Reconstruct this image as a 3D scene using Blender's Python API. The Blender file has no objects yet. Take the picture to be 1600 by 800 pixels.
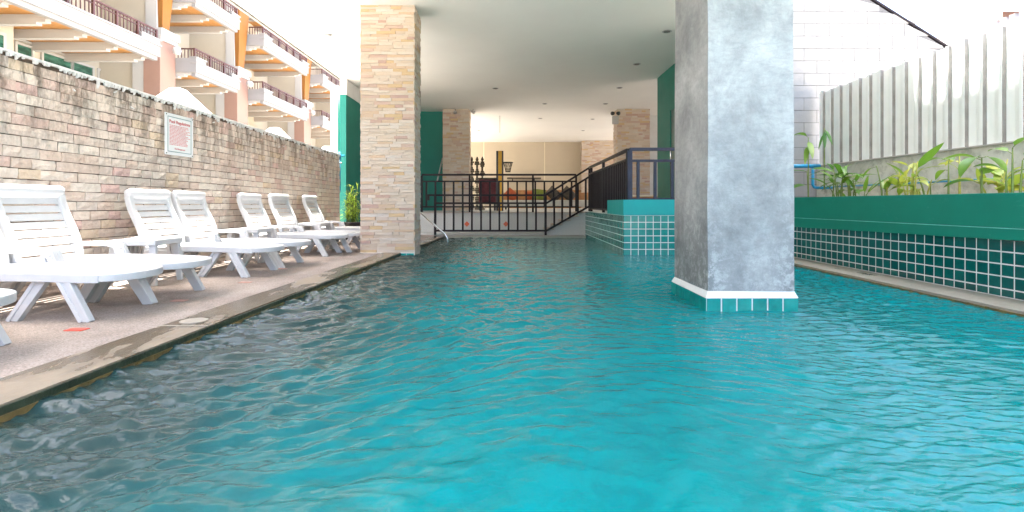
import bpy, math, random
import numpy as np
from mathutils import Vector, Matrix, noise

random.seed(7)
R = math.radians
S = bpy.context.scene
COL = S.collection

# ------------------------------------------------------------------ camera
H = 0.75                      # camera height above the water
F = 800.0                     # focal length in pixels of the 1600 px photograph
cam_d = bpy.data.cameras.new('camera')
cam = bpy.data.objects.new('camera', cam_d); COL.objects.link(cam)
cam_d.sensor_width = 36; cam_d.lens = 18
cam_d.shift_y = -82 / 1600.0
cam_d.clip_start = 0.05; cam_d.clip_end = 600
cam.location = (0, 0, H); cam.rotation_euler = (R(90), 0, 0)
S.camera = cam

# ------------------------------------------------------------------ light
SUN_EL = 79.0
w = bpy.data.worlds.new('World'); S.world = w; w.use_nodes = True
nt = w.node_tree
sky = nt.nodes.new('ShaderNodeTexSky'); sky.sky_type = 'NISHITA'; sky.sun_disc = False
sky.sun_elevation = R(SUN_EL); sky.sun_rotation = R(-95); sky.air_density = 0.7; sky.dust_density = 5.0; sky.ozone_density = 0.3
bg = nt.nodes['Background']; bg.inputs['Strength'].default_value = 0.15
nt.links.new(sky.outputs[0], bg.inputs['Color'])
sd = bpy.data.lights.new('sun', 'SUN'); sd.energy = 4.5; sd.angle = R(0.53); sd.color = (1.0, 0.95, 0.88)
so = bpy.data.objects.new('sun', sd); COL.objects.link(so)
dv = Vector((math.cos(R(SUN_EL)), -0.08, -math.sin(R(SUN_EL))))
so.rotation_euler = dv.to_track_quat('-Z', 'Y').to_euler()
so.location = (-5, 0, 30)

S.view_settings.view_transform = 'Standard'
S.view_settings.look = 'None'
S.view_settings.gamma = 1
S.view_settings.use_curve_mapping = False
S.view_settings.exposure = 3.35
S.render.engine = 'CYCLES'
c = S.cycles
c.max_bounces = 10; c.diffuse_bounces = 6; c.glossy_bounces = 4; c.transmission_bounces = 4
c.caustics_reflective = False; c.caustics_refractive = False
c.sample_clamp_indirect = 8
try:
    c.use_denoising = True
    c.denoiser = 'OPENIMAGEDENOISE'
except Exception:
    pass

# ------------------------------------------------------------------ materials
class N:
    def __init__(s, name):
        m = bpy.data.materials.new(name); m.use_nodes = True
        s.m = m; s.t = m.node_tree; s.n = s.t.nodes; s.l = s.t.links
        s.b = s.n['Principled BSDF']
        s._co = None
    def co(s):
        if s._co is None:
            s._co = s.n.new('ShaderNodeTexCoord').outputs['Object']
        return s._co
    def link(s, a, b): s.l.new(a, b)
    def mapping(s, scale=(1, 1, 1), loc=(0, 0, 0), rot=(0, 0, 0)):
        mp = s.n.new('ShaderNodeMapping'); s.link(s.co(), mp.inputs[0])
        mp.inputs['Scale'].default_value = scale; mp.inputs['Location'].default_value = loc; mp.inputs['Rotation'].default_value = rot
        return mp.outputs[0]
    def noise(s, scale, detail=4, rough=0.5, vec=None, dist=0.0):
        t = s.n.new('ShaderNodeTexNoise'); s.link(vec or s.co(), t.inputs['Vector'])
        t.inputs['Scale'].default_value = scale; t.inputs['Detail'].default_value = detail; t.inputs['Roughness'].default_value = rough
        t.inputs['Distortion'].default_value = dist
        return t.outputs['Fac']
    def voronoi(s, scale, vec=None, feature='F1'):
        t = s.n.new('ShaderNodeTexVoronoi'); s.link(vec or s.co(), t.inputs['Vector']); t.feature = feature
        t.inputs['Scale'].default_value = scale
        return t.outputs['Distance']
    def ramp(s, fac, stops, interp='LINEAR'):
        r = s.n.new('ShaderNodeValToRGB'); s.link(fac, r.inputs[0]); cr = r.color_ramp; cr.interpolation = interp
        while len(cr.elements) > 1: cr.elements.remove(cr.elements[-1])
        cr.elements[0].position = stops[0][0]; cr.elements[0].color = tuple(stops[0][1]) + (1,) if len(stops[0][1]) == 3 else stops[0][1]
        for p, c_ in stops[1:]:
            e = cr.elements.new(p); e.color = tuple(c_) + (1,)
        return r.outputs[0]
    def mix(s, fac, a, b, mode='MIX'):
        m = s.n.new('ShaderNodeMix'); m.data_type = 'RGBA'; m.blend_type = mode
        for i, v in ((0, fac), (6, a), (7, b)):
            if isinstance(v, (int, float)): m.inputs[i].default_value = v
            elif isinstance(v, (tuple, list)): m.inputs[i].default_value = tuple(v) + (1,)
            else: s.link(v, m.inputs[i])
        return m.outputs[2]
    def math(s, op, a, b=0.0):
        m = s.n.new('ShaderNodeMath'); m.operation = op
        for i, v in ((0, a), (1, b)):
            if isinstance(v, (int, float)): m.inputs[i].default_value = v
            else: s.link(v, m.inputs[i])
        return m.outputs[0]
    def bump(s, h, strength=0.3, dist=0.01, normal=None):
        b = s.n.new('ShaderNodeBump'); s.link(h, b.inputs['Height']); b.inputs['Strength'].default_value = strength; b.inputs['Distance'].default_value = dist
        if normal is not None: s.link(normal, b.inputs['Normal'])
        s.link(b.outputs[0], s.b.inputs['Normal']); return b.outputs[0]
    def island(s):
        return s.n.new('ShaderNodeNewGeometry').outputs['Random Per Island']
    def set(s, base=None, rough=None, metal=None, spec=None, ior=None):
        for k, v in (('Base Color', base), ('Roughness', rough), ('Metallic', metal), ('Specular IOR Level', spec), ('IOR', ior)):
            if v is None: continue
            if isinstance(v, (int, float)): s.b.inputs[k].default_value = v
            elif isinstance(v, (tuple, list)): s.b.inputs[k].default_value = tuple(v) + (1,)
            else: s.link(v, s.b.inputs[k])
        return s

def plain(name, col, rough=0.5, var=0.12, scale=6, bump=0.0, bscale=60, metal=0.0, bdist=0.004, spec=None):
    m = N(name)
    a = tuple(max(0, x * (1 - var)) for x in col); b = tuple(min(1, x * (1 + var)) for x in col)
    f = m.noise(scale, 5, 0.6)
    m.set(base=m.ramp(f, [(0.3, a), (0.7, b)]), metal=metal, spec=spec)
    r = m.noise(scale * 2.3, 3)
    mr = m.n.new('ShaderNodeMapRange'); m.link(r, mr.inputs[0]); mr.inputs[3].default_value = max(0, rough - .08); mr.inputs[4].default_value = min(1, rough + .08)
    m.link(mr.outputs[0], m.b.inputs['Roughness'])
    if bump: m.bump(m.noise(bscale, 4), bump, bdist)
    return m.m

M = {}
def brick_mat():
    m = N('rough sandstone brick')
    i = m.island()
    c1 = m.ramp(i, [(0, (0.686, 0.549, 0.461)), (.2, (0.755, 0.648, 0.559)), (.36, (0.667, 0.490, 0.422)), (.42, (0.765, 0.676, 0.588)), (.6, (0.716, 0.569, 0.422)), (.66, (0.648, 0.559, 0.490)), (.8, (0.746, 0.627, 0.539)), (.9, (0.706, 0.490, 0.441)), (.93, (0.746, 0.667, 0.578))], 'CONSTANT')
    n = m.noise(9, 6, .65); n2 = m.noise(45, 5, .7)
    c2 = m.mix(m.ramp(n, [(.45, (0, 0, 0)), (.8, (.45, .45, .45))]), c1, (.50, .35, .26))
    c3 = m.mix(m.ramp(n2, [(.52, (0, 0, 0)), (.7, (.5, .5, .5))]), c2, (.78, .70, .60))
    # grime runs near the top of the wall
    g = m.noise(1.0, 6, .7, m.mapping((9, 9, 2.2)))
    z = m.n.new('ShaderNodeSeparateXYZ'); m.link(m.co(), z.inputs[0])
    zz = m.n.new('ShaderNodeMapRange'); m.link(z.outputs[2], zz.inputs[0]); zz.inputs[1].default_value = 1.0; zz.inputs[2].default_value = 1.9
    zz.inputs[3].default_value = .12; zz.inputs[4].default_value = 1.0
    gf = m.math('MULTIPLY', m.ramp(g, [(.42, (0, 0, 0)), (.62, (.9, .9, .9))]), zz.outputs[0])
    c4 = m.mix(gf, c3, (.12, .085, .06))
    m.set(base=c4, rough=.85)
    m.bump(m.math('ADD', m.noise(22, 8, .68), m.math('MULTIPLY', m.voronoi(30), .35)), .75, .02)
    return m.m
def strip_stone(name, top=(.44, .33, .22)):
    m = N(name)
    i = m.island()
    c1 = m.ramp(i, [(0, (0.512, 0.424, 0.344)), (.14, (0.576, 0.488, 0.400)), (.27, (0.496, 0.360, 0.304)), (.34, (0.592, 0.520, 0.448)), (.48, (0.544, 0.392, 0.224)), (.55, (0.544, 0.456, 0.384)), (.66, (0.448, 0.304, 0.264)), (.71, (0.560, 0.488, 0.416)), (.84, (0.544, 0.400, 0.288)), (.93, (0.576, 0.528, 0.480))], 'CONSTANT')
    n = m.noise(5, 5, .6, m.mapping((1, 1, 4)))
    c2 = m.mix(m.ramp(n, [(.35, (0, 0, 0)), (.75, (.45, .45, .45))]), c1, (.56, .40, .25))
    m.set(base=c2, rough=.8)
    m.bump(m.noise(26, 7, .65, m.mapping((1, 1, 2.2))), .6, .015)
    return m.m
def tile_mat(name, col, col2):
    m = N(name)
    i = m.island(); n = m.noise(14, 5, .6)
    b = m.mix(i, col, col2)
    b2 = m.mix(m.ramp(n, [(.4, (0, 0, 0)), (.75, (.55, .55, .55))]), b, tuple(x * .55 for x in col))
    m.set(base=b2, rough=m.math('ADD', m.math('MULTIPLY', m.noise(6), .15), .05), spec=.6)
    m.bump(m.noise(10, 3), .12, .01)
    return m.m
def water_mat():
    m = N('pool water')
    n = m.noise(1.1, 3)
    deep = m.ramp(n, [(.3, (.0, .160, .174)), (.7, (.0, .186, .202))])
    # shade on the water along the deck side, put into the base colour
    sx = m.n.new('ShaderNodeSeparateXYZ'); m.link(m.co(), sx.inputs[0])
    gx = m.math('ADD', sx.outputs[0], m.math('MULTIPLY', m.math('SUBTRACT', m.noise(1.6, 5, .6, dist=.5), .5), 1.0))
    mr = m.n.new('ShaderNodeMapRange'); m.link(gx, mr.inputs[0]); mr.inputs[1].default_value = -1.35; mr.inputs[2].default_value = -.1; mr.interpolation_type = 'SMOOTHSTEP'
    # uneven mottling multiplied into the water colour
    fl = m.ramp(m.noise(6, 6, .7, dist=1.2), [(.38, (.88, .88, .88)), (.52, (1, 1, 1)), (.66, (1.05, 1.05, 1.05))])
    deep = m.mix(1.0, deep, fl, 'MULTIPLY')
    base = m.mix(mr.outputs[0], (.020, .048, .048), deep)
    # fine broken ripple on top of the modelled swell
    v1 = m.mapping((1, 1.6, 1), rot=(0, 0, R(20)))
    b = m.math('ADD', m.noise(24, 3, .55, v1, .6), m.math('MULTIPLY', m.noise(70, 2, .5), .25))
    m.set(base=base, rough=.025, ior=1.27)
    m.bump(b, .26, .012)
    return m.m
def pillar_mat():
    m = N('polished grey concrete')
    v = m.mapping((1, 1, .8))
    n = m.noise(2.4, 12, .76, v, .25); n2 = m.noise(11, 12, .8, m.mapping((1, 1, 2.4), rot=(0, R(24), 0)), .5)
    base = m.ramp(n, [(.36, (0.200, 0.200, 0.202)), (.48, (0.296, 0.298, 0.300)), (.62, (0.392, 0.394, 0.396))])
    base = m.mix(m.ramp(n2, [(.46, (0, 0, 0)), (.66, (.6, .6, .6))]), base, (.21, .215, .22))
    # rising damp near the waterline
    z = m.n.new('ShaderNodeSeparateXYZ'); m.link(m.co(), z.inputs[0])
    zz = m.n.new('ShaderNodeMapRange'); m.link(z.outputs[2], zz.inputs[0]); zz.inputs[1].default_value = 1.0; zz.inputs[2].default_value = .15
    zz.inputs[3].default_value = 0; zz.inputs[4].default_value = 1
    e = m.n.new('ShaderNodeMapRange'); m.link(z.outputs[2], e.inputs[0]); e.inputs[1].default_value = .3; e.inputs[2].default_value = .1
    xx = m.math('ABSOLUTE', m.math('SUBTRACT', z.outputs[0], 0.0))
    ex = m.n.new('ShaderNodeMapRange'); m.link(xx, ex.inputs[0]); ex.inputs[1].default_value = .15; ex.inputs[2].default_value = .32; ex.inputs[3].default_value = .35; ex.inputs[4].default_value = 1.0
    big = m.ramp(m.noise(1.3, 4, .6), [(.35, (.86, .88, .9)), (.6, (1.25, 1.25, 1.25))])
    base = m.mix(1.0, base, big, 'MULTIPLY')
    damp = m.ramp(m.noise(13, 10, .82, dist=.4), [(.45, (0, 0, 0)), (.51, (1, 1, 1))])
    f = m.math('MULTIPLY', m.math('MULTIPLY', damp, zz.outputs[0]), ex.outputs[0])
    base = m.mix(m.math('MULTIPLY', f, .85), base, (.11, .115, .12))
    m.set(base=base, rough=m.math('ADD', m.math('MULTIPLY', n2, .35), .32))
    m.bump(m.noise(18, 8, .7, v, 1.0), .25, .01)
    return m.m
def deck_mat():
    m = N('exposed aggregate deck')
    v = m.voronoi(85); n = m.noise(2.0, 6, .65)
    a = m.ramp(n, [(.35, (0.244, 0.197, 0.168)), (.65, (0.336, 0.286, 0.252))])
    sp = m.ramp(v, [(.15, (.6, .55, .5)), (.5, (.0, .0, .0))])
    r = m.ramp(m.noise(95, 3, .7), [(.35, (.62, .62, .62)), (.68, (1.3, 1.3, 1.3))])
    b = m.mix(1.0, a, r, 'MULTIPLY')
    b = m.mix(m.math('MULTIPLY', sp, .25), b, (.62, .57, .54))
    m.set(base=b, rough=.82)
    m.bump(m.voronoi(150), .4, .006)
    return m.m
def coping_mat(name, dry, wet, wetness=.5):
    m = N(name)
    n = m.noise(1.5, 6, .6, m.mapping((2.2, .8, 1)), .6)
    wetm = m.ramp(n, [(wetness - .05, (0, 0, 0)), (wetness + .05, (1, 1, 1))])
    fine = m.noise(34, 6, .7)
    d = m.mix(fine, tuple(x * .78 for x in dry), tuple(x * 1.15 for x in dry))
    wt = m.mix(fine, tuple(x * .7 for x in wet), tuple(x * 1.2 for x in wet))
    m.set(base=m.mix(wetm, d, wt), rough=m.ramp(wetm, [(0, (.6,) * 3), (1, (.12,) * 3)]))
    m.bump(m.noise(20, 7, .7, m.mapping((1, .4, 1))), .35, .008)
    return m.m
def blockwall_mat():
    m = N('white painted concrete block')
    n = m.noise(6, 6, .6)
    m.set(base=m.ramp(n, [(.3, (.27, .278, .282)), (.7, (.31, .315, .315))]), rough=.8)
    m.bump(m.noise(40, 5), .3, .005)
    return m.m
def leaf_mat(name, a, b, tr=.25):
    m = N(name)
    i = m.island(); n = m.noise(12, 4)
    m.set(base=m.mix(m.math('ADD', m.math('MULTIPLY', i, .7), m.math('MULTIPLY', n, .3)), a, b), rough=.38)
    d = m.n.new('ShaderNodeBsdfTranslucent'); m.link(m.mix(i, tuple(x * 1.4 for x in a), tuple(x * 1.5 for x in b)), d.inputs[0])
    mx = m.n.new('ShaderNodeMixShader'); mx.inputs[0].default_value = tr
    m.link(m.b.outputs[0], mx.inputs[1]); m.link(d.outputs[0], mx.inputs[2])
    m.link(mx.outputs[0], m.n['Material Output'].inputs[0])
    return m.m
def green_paint():
    m = N('green masonry paint')
    n = m.noise(3, 6, .6); sc = m.noise(2.2, 8, .75, m.mapping((6, 2.0, 5)), .8)
    b = m.ramp(n, [(.3, (0.000, 0.189, 0.129)), (.7, (0.000, 0.225, 0.155))])
    b = m.mix(m.ramp(sc, [(.6, (0, 0, 0)), (.74, (.45, .45, .45))]), b, (.13, .42, .34))
    m.set(base=b, rough=.5); m.bump(m.noise(50, 4), .15, .003)
    return m.m
def concrete_stain():
    m = N('stained cement render')
    n = m.noise(2.2, 8, .7, dist=.6); n2 = m.noise(7, 7, .7)
    b = m.ramp(n, [(.3, (.42, .43, .37)), (.5, (.66, .66, .60)), (.7, (.76, .76, .71))])
    b = m.mix(m.ramp(n2, [(.5, (0, 0, 0)), (.68, (.7, .7, .7))]), b, (.26, .27, .22))
    m.set(base=b, rough=.85); m.bump(n2, .4, .01)
    return m.m

M['brick'] = brick_mat()
M['strip'] = strip_stone('split sandstone strips')
M['mortar'] = plain('mortar', (.13, .09, .065), .95, .25, 20, .3)
M['column_mortar'] = plain('pale mortar', (.50, .43, .36), .95, .15, 20, .3)
M['white_render'] = plain('white render', (0.680, 0.680, 0.671), .8, .05, 4, .15, 80)
M['ceiling'] = plain('ceiling paint', (.90, .88, .84), .85, .045, .35, .08, 40)
M['tile_teal'] = tile_mat('glazed teal tile', (0.000, 0.204, 0.187), (0.009, 0.281, 0.255))
M['tile_dark'] = tile_mat('glazed dark green tile', (.0, .075, .07), (.004, .12, .105))
M['grout'] = plain('white grout', (0.680, 0.689, 0.671), .8, .12, 12)
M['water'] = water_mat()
M['pillar'] = pillar_mat()
M['deck'] = deck_mat()
M['coping'] = coping_mat('sandstone coping', (0.264, 0.212, 0.152), (0.136, 0.104, 0.066), .47)
M['coping_grey'] = coping_mat('grey stone coping', (0.320, 0.296, 0.248), (0.208, 0.184, 0.136), .66)
M['edge'] = plain('algae stained coping edge', (.035, .045, .025), .35, .5, 9, .6, 40, bdist=.01)
M['wetgold'] = plain('wet rope edge', (.15, .10, .035), .3, .45, 14, .5, 60, bdist=.006)
M['plastic'] = plain('white moulded plastic', (.545, .548, .555), .36, .05, 8, .06, 200)
M['green'] = green_paint()
M['green_wall'] = plain('deep green wall paint', (.0, .18, .14), .6, .10, 1.5, .1, 60)
M['green_dark'] = plain('dark green door paint', (.0, .085, .07), .4, .1, 2)  # darker green than the side wall
M['jointline'] = plain('pale teal paint line', (.18, .58, .50), .6, .2, 8)
M['turq'] = plain('turquoise paint', (0.000, 0.340, 0.332), .55, .06, 3, .1, 60)
M['block'] = blockwall_mat()
M['blockmortar'] = plain('block joint', (.13, .135, .14), .9, .2, 20)
M['steel_dark'] = plain('dark brown painted steel', (.016, .012, .014), .5, .25, 10, .1, 90, spec=.2)
M['steel_blue'] = plain('worn blue grey rail steel', (.03, .035, .06), .45, .25, 10, .1, 90, spec=.3)
M['chrome'] = plain('polished stainless tube', (.75, .75, .75), .15, .05, 8, metal=1.0)
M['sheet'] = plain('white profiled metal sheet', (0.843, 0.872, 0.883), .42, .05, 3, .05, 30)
M['sheet_side'] = plain('shaded rib side and grey trim', (.22, .21, .20), .6, .25, 6, .1, 40)  # shade of the rib sides as a darker colour; grey trim shares it
M['render'] = concrete_stain()
M['cream'] = plain('cream facade paint', (0.406, 0.370, 0.296), .8, .04, 1.0)
M['facade_white'] = plain('white facade moulding', (0.390, 0.386, 0.367), .7, .03, 1.0)
M['fascia'] = plain('balcony fascia paint', (0.234, 0.230, 0.222), .7, .03, 1.0)
M['peach'] = plain('peach facade paint', (.27, .165, .125), .8, .05, 1.0)
M['orange'] = plain('orange facade paint', (.22, .085, .008), .7, .08, 1.0)
def wood_soffit():
    m = N('varnished plank soffit')
    v = m.mapping((14, .6, 1))
    n = m.noise(2, 5, .6, v)
    m.set(base=m.ramp(n, [(.3, (.34, .15, .035)), (.7, (.47, .24, .07))]), rough=.5)
    return m.m
M['soffit'] = wood_soffit()
M['railbrown'] = plain('red brown balcony rail', (.075, .026, .018), .45, .15, 5)
def glass_dark():
    m = N('green tinted window glass')
    n = m.noise(1.4, 5, .6, m.mapping((1, 1.5, 5)))
    m.set(base=m.ramp(n, [(.4, (.012, .05, .035)), (.65, (.05, .15, .11))]), rough=.06, spec=.7)
    return m.m
M['glass'] = glass_dark()
M['canvas'] = plain('white canvas', (.82, .82, .82), .8, .03, 3)
M['canvas_teal'] = plain('pale teal valance', (.45, .66, .66), .8, .06, 3)
M['leaf'] = leaf_mat('plant leaf', (0.043, 0.170, 0.025), (0.170, 0.306, 0.030), .3)
M['leaf_pale'] = leaf_mat('pale yellow green leaf', (0.170, 0.306, 0.034), (0.374, 0.408, 0.060), .35)
M['leaf_dark'] = leaf_mat('dark plant leaf', (.025, .10, .02), (.07, .20, .04))
M['palm'] = leaf_mat('bright palm leaf', (.30, .50, .05), (.62, .74, .14), .4)
M['stem'] = plain('plant stem', (.16, .22, .05), .5, .3, 20)
M['stem_yellow'] = plain('yellow plant stem', (.42, .42, .08), .5, .2, 20)
M['soil'] = plain('planting soil', (.14, .09, .06), .95, .4, 18, .8, 30, bdist=.03)
M['pvc'] = plain('blue plastic pipe', (.02, .28, .52), .35, .08, 8)
M['black'] = plain('black plastic', (.02, .02, .022), .4, .2, 8)
M['amber'] = plain('yellow painted post', (.62, .33, .02), .5, .15, 3)
M['maroon'] = plain('dark red cloth', (.10, .02, .025), .8, .3, 8)
M['wood'] = plain('orange brown wood', (.40, .19, .07), .5, .25, 4)
M['wall_cream'] = plain('cream interior wall', (0.558, 0.477, 0.360), .85, .03, 1.2)
M['joint_grey'] = plain('shadow grey filler line', (.60, .59, .55), .9, .1, 2)
M['joint'] = plain('pale panel joint', (.75, .68, .52), .8, .03, 3)
M['tilefloor'] = plain('grey terrazzo', (.52, .50, .45), .5, .1, 8, .05, 60)
def terrazzo():
    m = N('speckled washed stone')
    v = m.noise(120, 4, .7)
    m.set(base=m.ramp(v, [(.35, (.34, .34, .32)), (.6, (.62, .62, .60))]), rough=.7); m.bump(v, .3, .004)
    return m.m
M['terrazzo'] = terrazzo()
M['tread'] = plain('beige stair tread', (.45, .35, .27), .6, .15, 9, .1, 60)
M['red_marker'] = plain('red marker tile', (.62, .07, .04), .5, .12, 10)
M['diamond'] = plain('orange red ceramic inlay', (.60, .12, .05), .4, .1, 10)
M['drain'] = plain('pale plastic skimmer lid', (.34, .30, .24), .4, .1, 10)
M['signwhite'] = plain('printed white sign board', (.74, .77, .78), .45, .02, 5)
M['signteal'] = plain('blue grey sign border', (.20, .33, .36), .5, .05, 5)
M['signred'] = plain('red sign ink', (.55, .06, .06), .6, .05, 5)
M['pinkline'] = plain('faded red sign ink', (.66, .24, .24), .6, .05, 5)
M['pot'] = plain('dark glazed plant pot', (.03, .028, .03), .3, .3, 8)
M['carved'] = plain('dark carved timber', (.06, .045, .03), .6, .5, 12, .6, 30, bdist=.02)
M['roofgrey'] = plain('blue grey roof edge', (.33, .38, .46), .5, .1, 3)
M['rooftile'] = plain('terracotta roof tile', (.50, .15, .05), .7, .25, 8, .3, 20)
M['cush_green'] = plain('green cushion cloth', (.20, .24, .04), .9, .2, 8)
M['cush_red'] = plain('brick red cushion cloth', (.42, .09, .03), .9, .2, 8)
M['lampmetal'] = plain('brushed lamp metal', (.5, .5, .5), .3, .1, 20, metal=1.0)
M['red_faded'] = plain('worn red marker', (.42, .22, .18), .6, .2, 10)
M['lampdark'] = plain('unlit bulb glass', (.22, .21, .20), .2, .2, 20)
M['grass'] = plain('pale courtyard paving', (.40, .365, .315), .9, .15, .8)

# ------------------------------------------------------------------ mesh helpers
class MB:
    def __init__(s): s.v = []; s.f = []; s.mi = []
    def quad(s, a, b, c_, d, mi=0):
        n = len(s.v); s.v += [tuple(a), tuple(b), tuple(c_), tuple(d)]; s.f.append((n, n + 1, n + 2, n + 3)); s.mi.append(mi); return s
    def poly(s, pts, mi=0):
        n = len(s.v); s.v += [tuple(p) for p in pts]; s.f.append(tuple(range(n, n + len(pts)))); s.mi.append(mi)
    def box(s, x0, x1, y0, y1, z0, z1, mi=0):
        n = len(s.v)
        s.v += [(x0, y0, z0), (x1, y0, z0), (x1, y1, z0), (x0, y1, z0), (x0, y0, z1), (x1, y0, z1), (x1, y1, z1), (x0, y1, z1)]
        for q in ((0, 3, 2, 1), (4, 5, 6, 7), (0, 1, 5, 4), (1, 2, 6, 5), (2, 3, 7, 6), (3, 0, 4, 7)):
            s.f.append(tuple(n + i for i in q)); s.mi.append(mi)
        return s
    def hexa(s, P, mi=0):
        n = len(s.v); s.v += [tuple(p) for p in P]
        for q in ((0, 3, 2, 1), (4, 5, 6, 7), (0, 1, 5, 4), (1, 2, 6, 5), (2, 3, 7, 6), (3, 0, 4, 7)):
            s.f.append(tuple(n + i for i in q)); s.mi.append(mi)
        return s
    def bar(s, a, b, w_, h_, up=(0, 0, 1), mi=0, w2=None, h2=None):
        a = Vector(a); b = Vector(b); d = (b - a).normalized(); u = Vector(up)
        sx = d.cross(u)
        if sx.length < 1e-4: sx = d.cross(Vector((0, 1, 0)))
        sx.normalize(); uy = sx.cross(d).normalized()
        w2 = w2 or w_; h2 = h2 or h_
        P = [a - sx * w_ / 2 - uy * h_ / 2, a + sx * w_ / 2 - uy * h_ / 2, a + sx * w_ / 2 + uy * h_ / 2, a - sx * w_ / 2 + uy * h_ / 2,
             b - sx * w2 / 2 - uy * h2 / 2, b + sx * w2 / 2 - uy * h2 / 2, b + sx * w2 / 2 + uy * h2 / 2, b - sx * w2 / 2 + uy * h2 / 2]
        n = len(s.v); s.v += [tuple(p) for p in P]
        for q in ((0, 1, 2, 3), (4, 7, 6, 5), (0, 4, 5, 1), (1, 5, 6, 2), (2, 6, 7, 3), (3, 7, 4, 0)):
            s.f.append(tuple(n + i for i in q)); s.mi.append(mi)
        return s
    def tube(s, pts, r, n=10, mi=0, cap=True):
        pts = [Vector(p) for p in pts]; k = len(pts)
        rs = r if isinstance(r, (list, tuple)) else [r] * k
        base = len(s.v); prev = None
        for i, p in enumerate(pts):
            d = (pts[min(i + 1, k - 1)] - pts[max(i - 1, 0)]).normalized()
            if prev is None:
                a = d.cross(Vector((0, 0, 1)))
                if a.length < 1e-3: a = d.cross(Vector((0, 1, 0)))
            else: a = prev - d * prev.dot(d)
            a.normalize(); b = d.cross(a); prev = a
            for j in range(n):
                t = 2 * math.pi * j / n
                s.v.append(tuple(p + (a * math.cos(t) + b * math.sin(t)) * rs[i]))
        for i in range(k - 1):
            for j in range(n):
                q = base + i * n; s.f.append((q + j, q + (j + 1) % n, q + n + (j + 1) % n, q + n + j)); s.mi.append(mi)
        if cap:
            s.f.append(tuple(base + j for j in range(n))[::-1]); s.mi.append(mi)
            s.f.append(tuple(base + (k - 1) * n + j for j in range(n))); s.mi.append(mi)
        return s
    def lathe(s, prof, c_=(0, 0, 0), n=20, mi=0):
        base = len(s.v)
        for r, z in prof:
            for j in range(n):
                t = 2 * math.pi * j / n; s.v.append((c_[0] + r * math.cos(t), c_[1] + r * math.sin(t), c_[2] + z))
        for i in range(len(prof) - 1):
            for j in range(n):
                q = base + i * n; s.f.append((q + j, q + (j + 1) % n, q + n + (j + 1) % n, q + n + j)); s.mi.append(mi)
        s.f.append(tuple(base + j for j in range(n))[::-1]); s.mi.append(mi)
        s.f.append(tuple(base + (len(prof) - 1) * n + j for j in range(n))); s.mi.append(mi)
        return s
    def build(s, name, mats, parent=None, smooth=False, bevel=0):
        me = bpy.data.meshes.new(name); me.from_pydata(s.v, [], s.f)
        if not isinstance(mats, (list, tuple)): mats = [mats]
        for m in mats: me.materials.append(m)
        me.polygons.foreach_set('material_index', s.mi)
        if smooth: me.polygons.foreach_set('use_smooth', [True] * len(s.f))
        me.update()
        o = bpy.data.objects.new(name, me); COL.objects.link(o)
        if parent: o.parent = parent
        if bevel:
            b = o.modifiers.new('bevel', 'BEVEL'); b.width = bevel; b.segments = 2; b.limit_method = 'ANGLE'; b.angle_limit = R(40)
        return o

def tag(o, label=None, cat=None, group=None, kind=None):
    if label: o['label'] = label
    if cat: o['category'] = cat
    if group: o['group'] = group
    if kind: o['kind'] = kind
    return o
def thing(name, label, cat, loc=(0, 0, 0), rz=0, group=None):
    o = bpy.data.objects.new(name, None); COL.objects.link(o); o.location = loc; o.rotation_euler = (0, 0, rz)
    o.empty_display_size = .1
    return tag(o, label, cat, group)
def dup(root, loc, rz, label):
    r = root.copy(); COL.objects.link(r); r.location = loc; r.rotation_euler = (0, 0, rz); r['label'] = label
    for ch in list(root.children):
        c1 = ch.copy(); COL.objects.link(c1); c1.parent = r
        for g in ch.children:
            d = g.copy(); COL.objects.link(d); d.parent = c1
    return r
def struct(name, mb, mats, **k):
    return tag(mb.build(name, mats, **k), kind='structure')

def rnd(a, b): return random.uniform(a, b)

# ------------------------------------------------------------------ ground and setting
DZ = 0.045                               # deck level above the water
SL = 0.035                               # the pool edge and the wall run slightly off axis
def edge(y): return -1.842 + SL * y      # left pool edge
# courtyard far around
g = MB(); g.quad((-250, -60, -.3), (-4.2, -60, -.3), (-4.2, 300, -.3), (-250, 300, -.3))
g.quad((4.9, -60, -.3), (250, -60, -.3), (250, 300, -.3), (4.9, 300, -.3))
g.quad((-4.2, 26, -.3), (4.9, 26, -.3), (4.9, 300, -.3), (-4.2, 300, -.3))
g.quad((-4.2, -60, -.3), (4.9, -60, -.3), (4.9, -4, -.3), (-4.2, -4, -.3))
struct('ground', g, M['grass'])
# deck
d = MB()
ys = [-4, 2, 4, 6, 8, 10, 11.2]
def cin(y): return edge(y) - .285 + .004 * y
for a, b in zip(ys[:-1], ys[1:]):
    d.hexa([(-4.3, a, -.3), (cin(a), a, -.3), (cin(b), b, -.3), (-4.3, b, -.3), (-4.3, a, DZ), (cin(a), a, DZ), (cin(b), b, DZ), (-4.3, b, DZ)])
d.box(-4.3, 1.6, 11.2, 11.45, -.3, DZ)
d.box(-4.3, -2.4, 11.45, 15.6, -.3, DZ)
struct('pool_deck', d, M['deck'])
# coping left, slabs with thin joints, dark wet front edge
d = MB(); y = -4.0
while y < 11.1:
    L = rnd(.9, 1.3); b = min(y + L, 11.2)
    j = .004; z1 = DZ + rnd(.004, .008)
    e0 = rnd(-.004, .004)
    d.hexa([(cin(y + j), y + j, -.02), (edge(y) + e0, y + j, -.02), (edge(b) + e0, b, -.02), (cin(b), b, -.02),
            (cin(y + j), y + j, z1), (edge(y) + e0, y + j, z1), (edge(b) + e0, b, z1), (cin(b), b, z1)])
    y = b
tag(struct('coping', d, M['coping']))
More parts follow.
